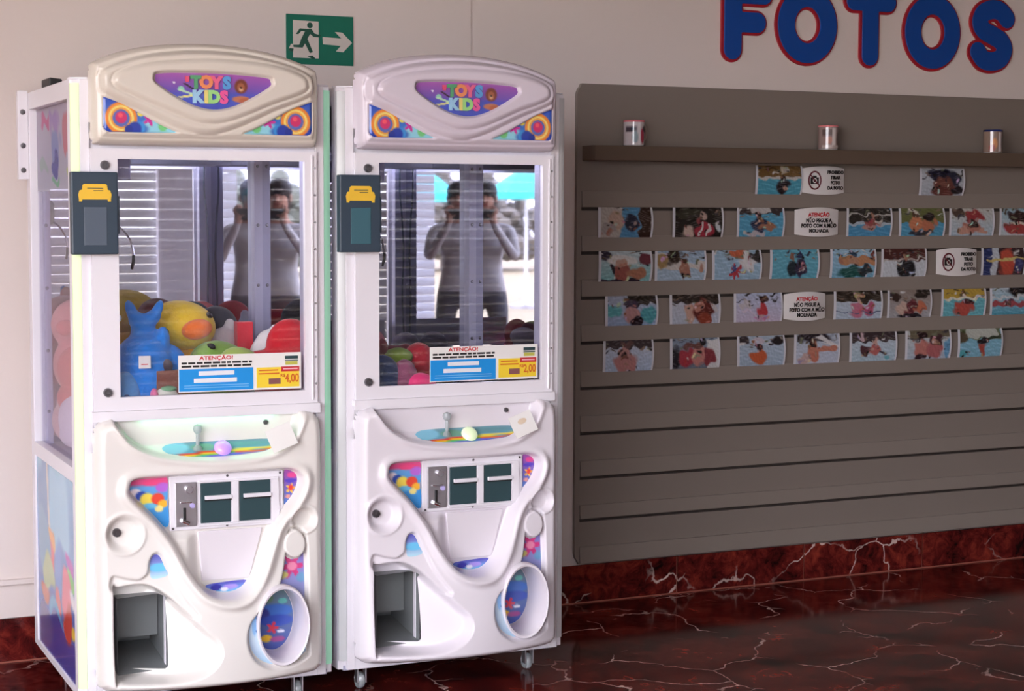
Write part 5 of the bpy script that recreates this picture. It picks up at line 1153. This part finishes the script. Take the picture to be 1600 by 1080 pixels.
# ------------------------------------------------------------------ the photographer, seen only in the mirrors
def person():
    root = tag(empty('person', (-.17, -.36, 0), YAW*-1), 'person in pale grey shirt and dark trousers holding up a phone', 'person')
    J = {'pel': (0, 0, .93, .135, .10), 'wai': (0, .01, 1.08, .13, .095), 'che': (0, .01, 1.28, .155, .105), 'nec': (0, .0, 1.44, .06, .06), 'hed0': (0, .02, 1.52, .062, .07), 'hed1': (0, .03, 1.62, .075, .092), 'hed2': (0, .02, 1.69, .06, .075)}
    edges = [('pel', 'wai'), ('wai', 'che'), ('che', 'nec'), ('nec', 'hed0'), ('hed0', 'hed1'), ('hed1', 'hed2')]
    for s, n in ((-1, 'l'), (1, 'r')):
        J.update({'sh'+n: (s*.185, .0, 1.385, .062, .06), 'el'+n: (s*.225, .09, 1.17, .045, .045), 'wr'+n: (s*.085, .27, 1.40, .03, .03), 'pa'+n: (s*.06, .285, 1.47, .034, .02),
                  'hi'+n: (s*.095, 0, .86, .092, .095), 'kn'+n: (s*.11, .01, .49, .062, .065), 'an'+n: (s*.115, -.02, .09, .042, .045), 'to'+n: (s*.13, .14, .04, .04, .028)})
        edges += [('che', 'sh'+n), ('sh'+n, 'el'+n), ('el'+n, 'wr'+n), ('wr'+n, 'pa'+n), ('pel', 'hi'+n), ('hi'+n, 'kn'+n), ('kn'+n, 'an'+n), ('an'+n, 'to'+n)]
        for k, (dx, dz) in enumerate(((-.034, .045), (-.014, .07), (.006, .075), (.024, .066), (.038, .05))):
            J['f%s%d' % (n, k)] = (s*(.06+(dx if k else -.045)), .285+.01, 1.49+(dz*.5 if k else .0), .0095, .0095)
            J['g%s%d' % (n, k)] = (s*(.06+(dx*.8 if k else -.055)), .275, 1.49+(dz if k else .03), .008, .008)
            edges += [('pa'+n, 'f%s%d' % (n, k)), ('f%s%d' % (n, k), 'g%s%d' % (n, k))]
    names = list(J); me = bpy.data.meshes.new('body')
    me.from_pydata([J[k][:3] for k in names], [(names.index(a), names.index(b)) for a, b in edges], [])
    o = bpy.data.objects.new('body', me); C.objects.link(o); o.parent = root
    sk = o.modifiers.new('skin', 'SKIN'); sk.use_smooth_shade = True
    for i, k in enumerate(names):
        d = me.skin_vertices[0].data[i]; d.radius = J[k][3:5]; d.use_root = (k == 'pel')
    sb = o.modifiers.new('sub', 'SUBSURF'); sb.levels = 2; sb.render_levels = 2
    m = mat('person_cloth', (150, 150, 152), .85); nt = m.node_tree; b = nt.nodes['Principled BSDF']
    # clothing by height on the body: dark trousers, grey shirt, skin above the collar
    t = nt.nodes.new('ShaderNodeTexCoord'); sx_ = nt.nodes.new('ShaderNodeSeparateXYZ'); r = nt.nodes.new('ShaderNodeValToRGB')
    mr = nt.nodes.new('ShaderNodeMath'); mr.operation = 'DIVIDE'; mr.inputs[1].default_value = 2
    r.color_ramp.interpolation = 'CONSTANT'; e = r.color_ramp.elements
    e[0].position = 0; e[0].color = (*lin((56, 56, 60)), 1); e[1].position = .045; e[1].color = (*lin((70, 72, 80)), 1)
    k = e.new(.46); k.color = (*lin((176, 174, 172)), 1); k = e.new(.712); k.color = (*lin((170, 126, 104)), 1)
    nt.links.new(t.outputs['Object'], sx_.inputs[0]); nt.links.new(sx_.outputs['Z'], mr.inputs[0]); nt.links.new(mr.outputs[0], r.inputs[0]); nt.links.new(r.outputs[0], b.inputs['Base Color'])
    me.materials.append(m)
    MB().ell((0, .005, 1.665), (.092, .105, .085)).ell((0, -.05, 1.60), (.085, .06, .10)).build('hair', mat('hair_dark', (38, 30, 28), .7), root, True)
    MB().ell((0, .115, 1.605), (.014, .022, .022), n=10, m=8).build('nose', mat('skin', (170, 126, 104), .6), root, True)
    MB().ell((-.032, .104, 1.632), (.013, .008, .008), n=10, m=6).ell((.032, .104, 1.632), (.013, .008, .008), n=10, m=6).build('eyes', EYE, root, True)
    MB().ell((0, .105, 1.565), (.026, .008, .007), n=12, m=6).build('mouth', mat('lips', (150, 84, 76), .6), root, True)
    for s in (-1, 1): MB().ell((s*.082, .02, 1.61), (.012, .022, .032), n=10, m=8).build('ear', bpy.data.materials['skin'], root, True)
    ph = tag(empty('phone', root.location), 'black phone held up by the person', 'phone')
    ph.rotation_euler = root.rotation_euler
    MB().box(-.078, .078, .296, .304, 1.455, 1.535).build('phone_body', M['black'], ph, bevel=.006)
    MB().cyl((-.055, .304, 1.52), (-.055, .307, 1.52), .009, n=14).build('phone_lens', M['screen'], ph)
person()
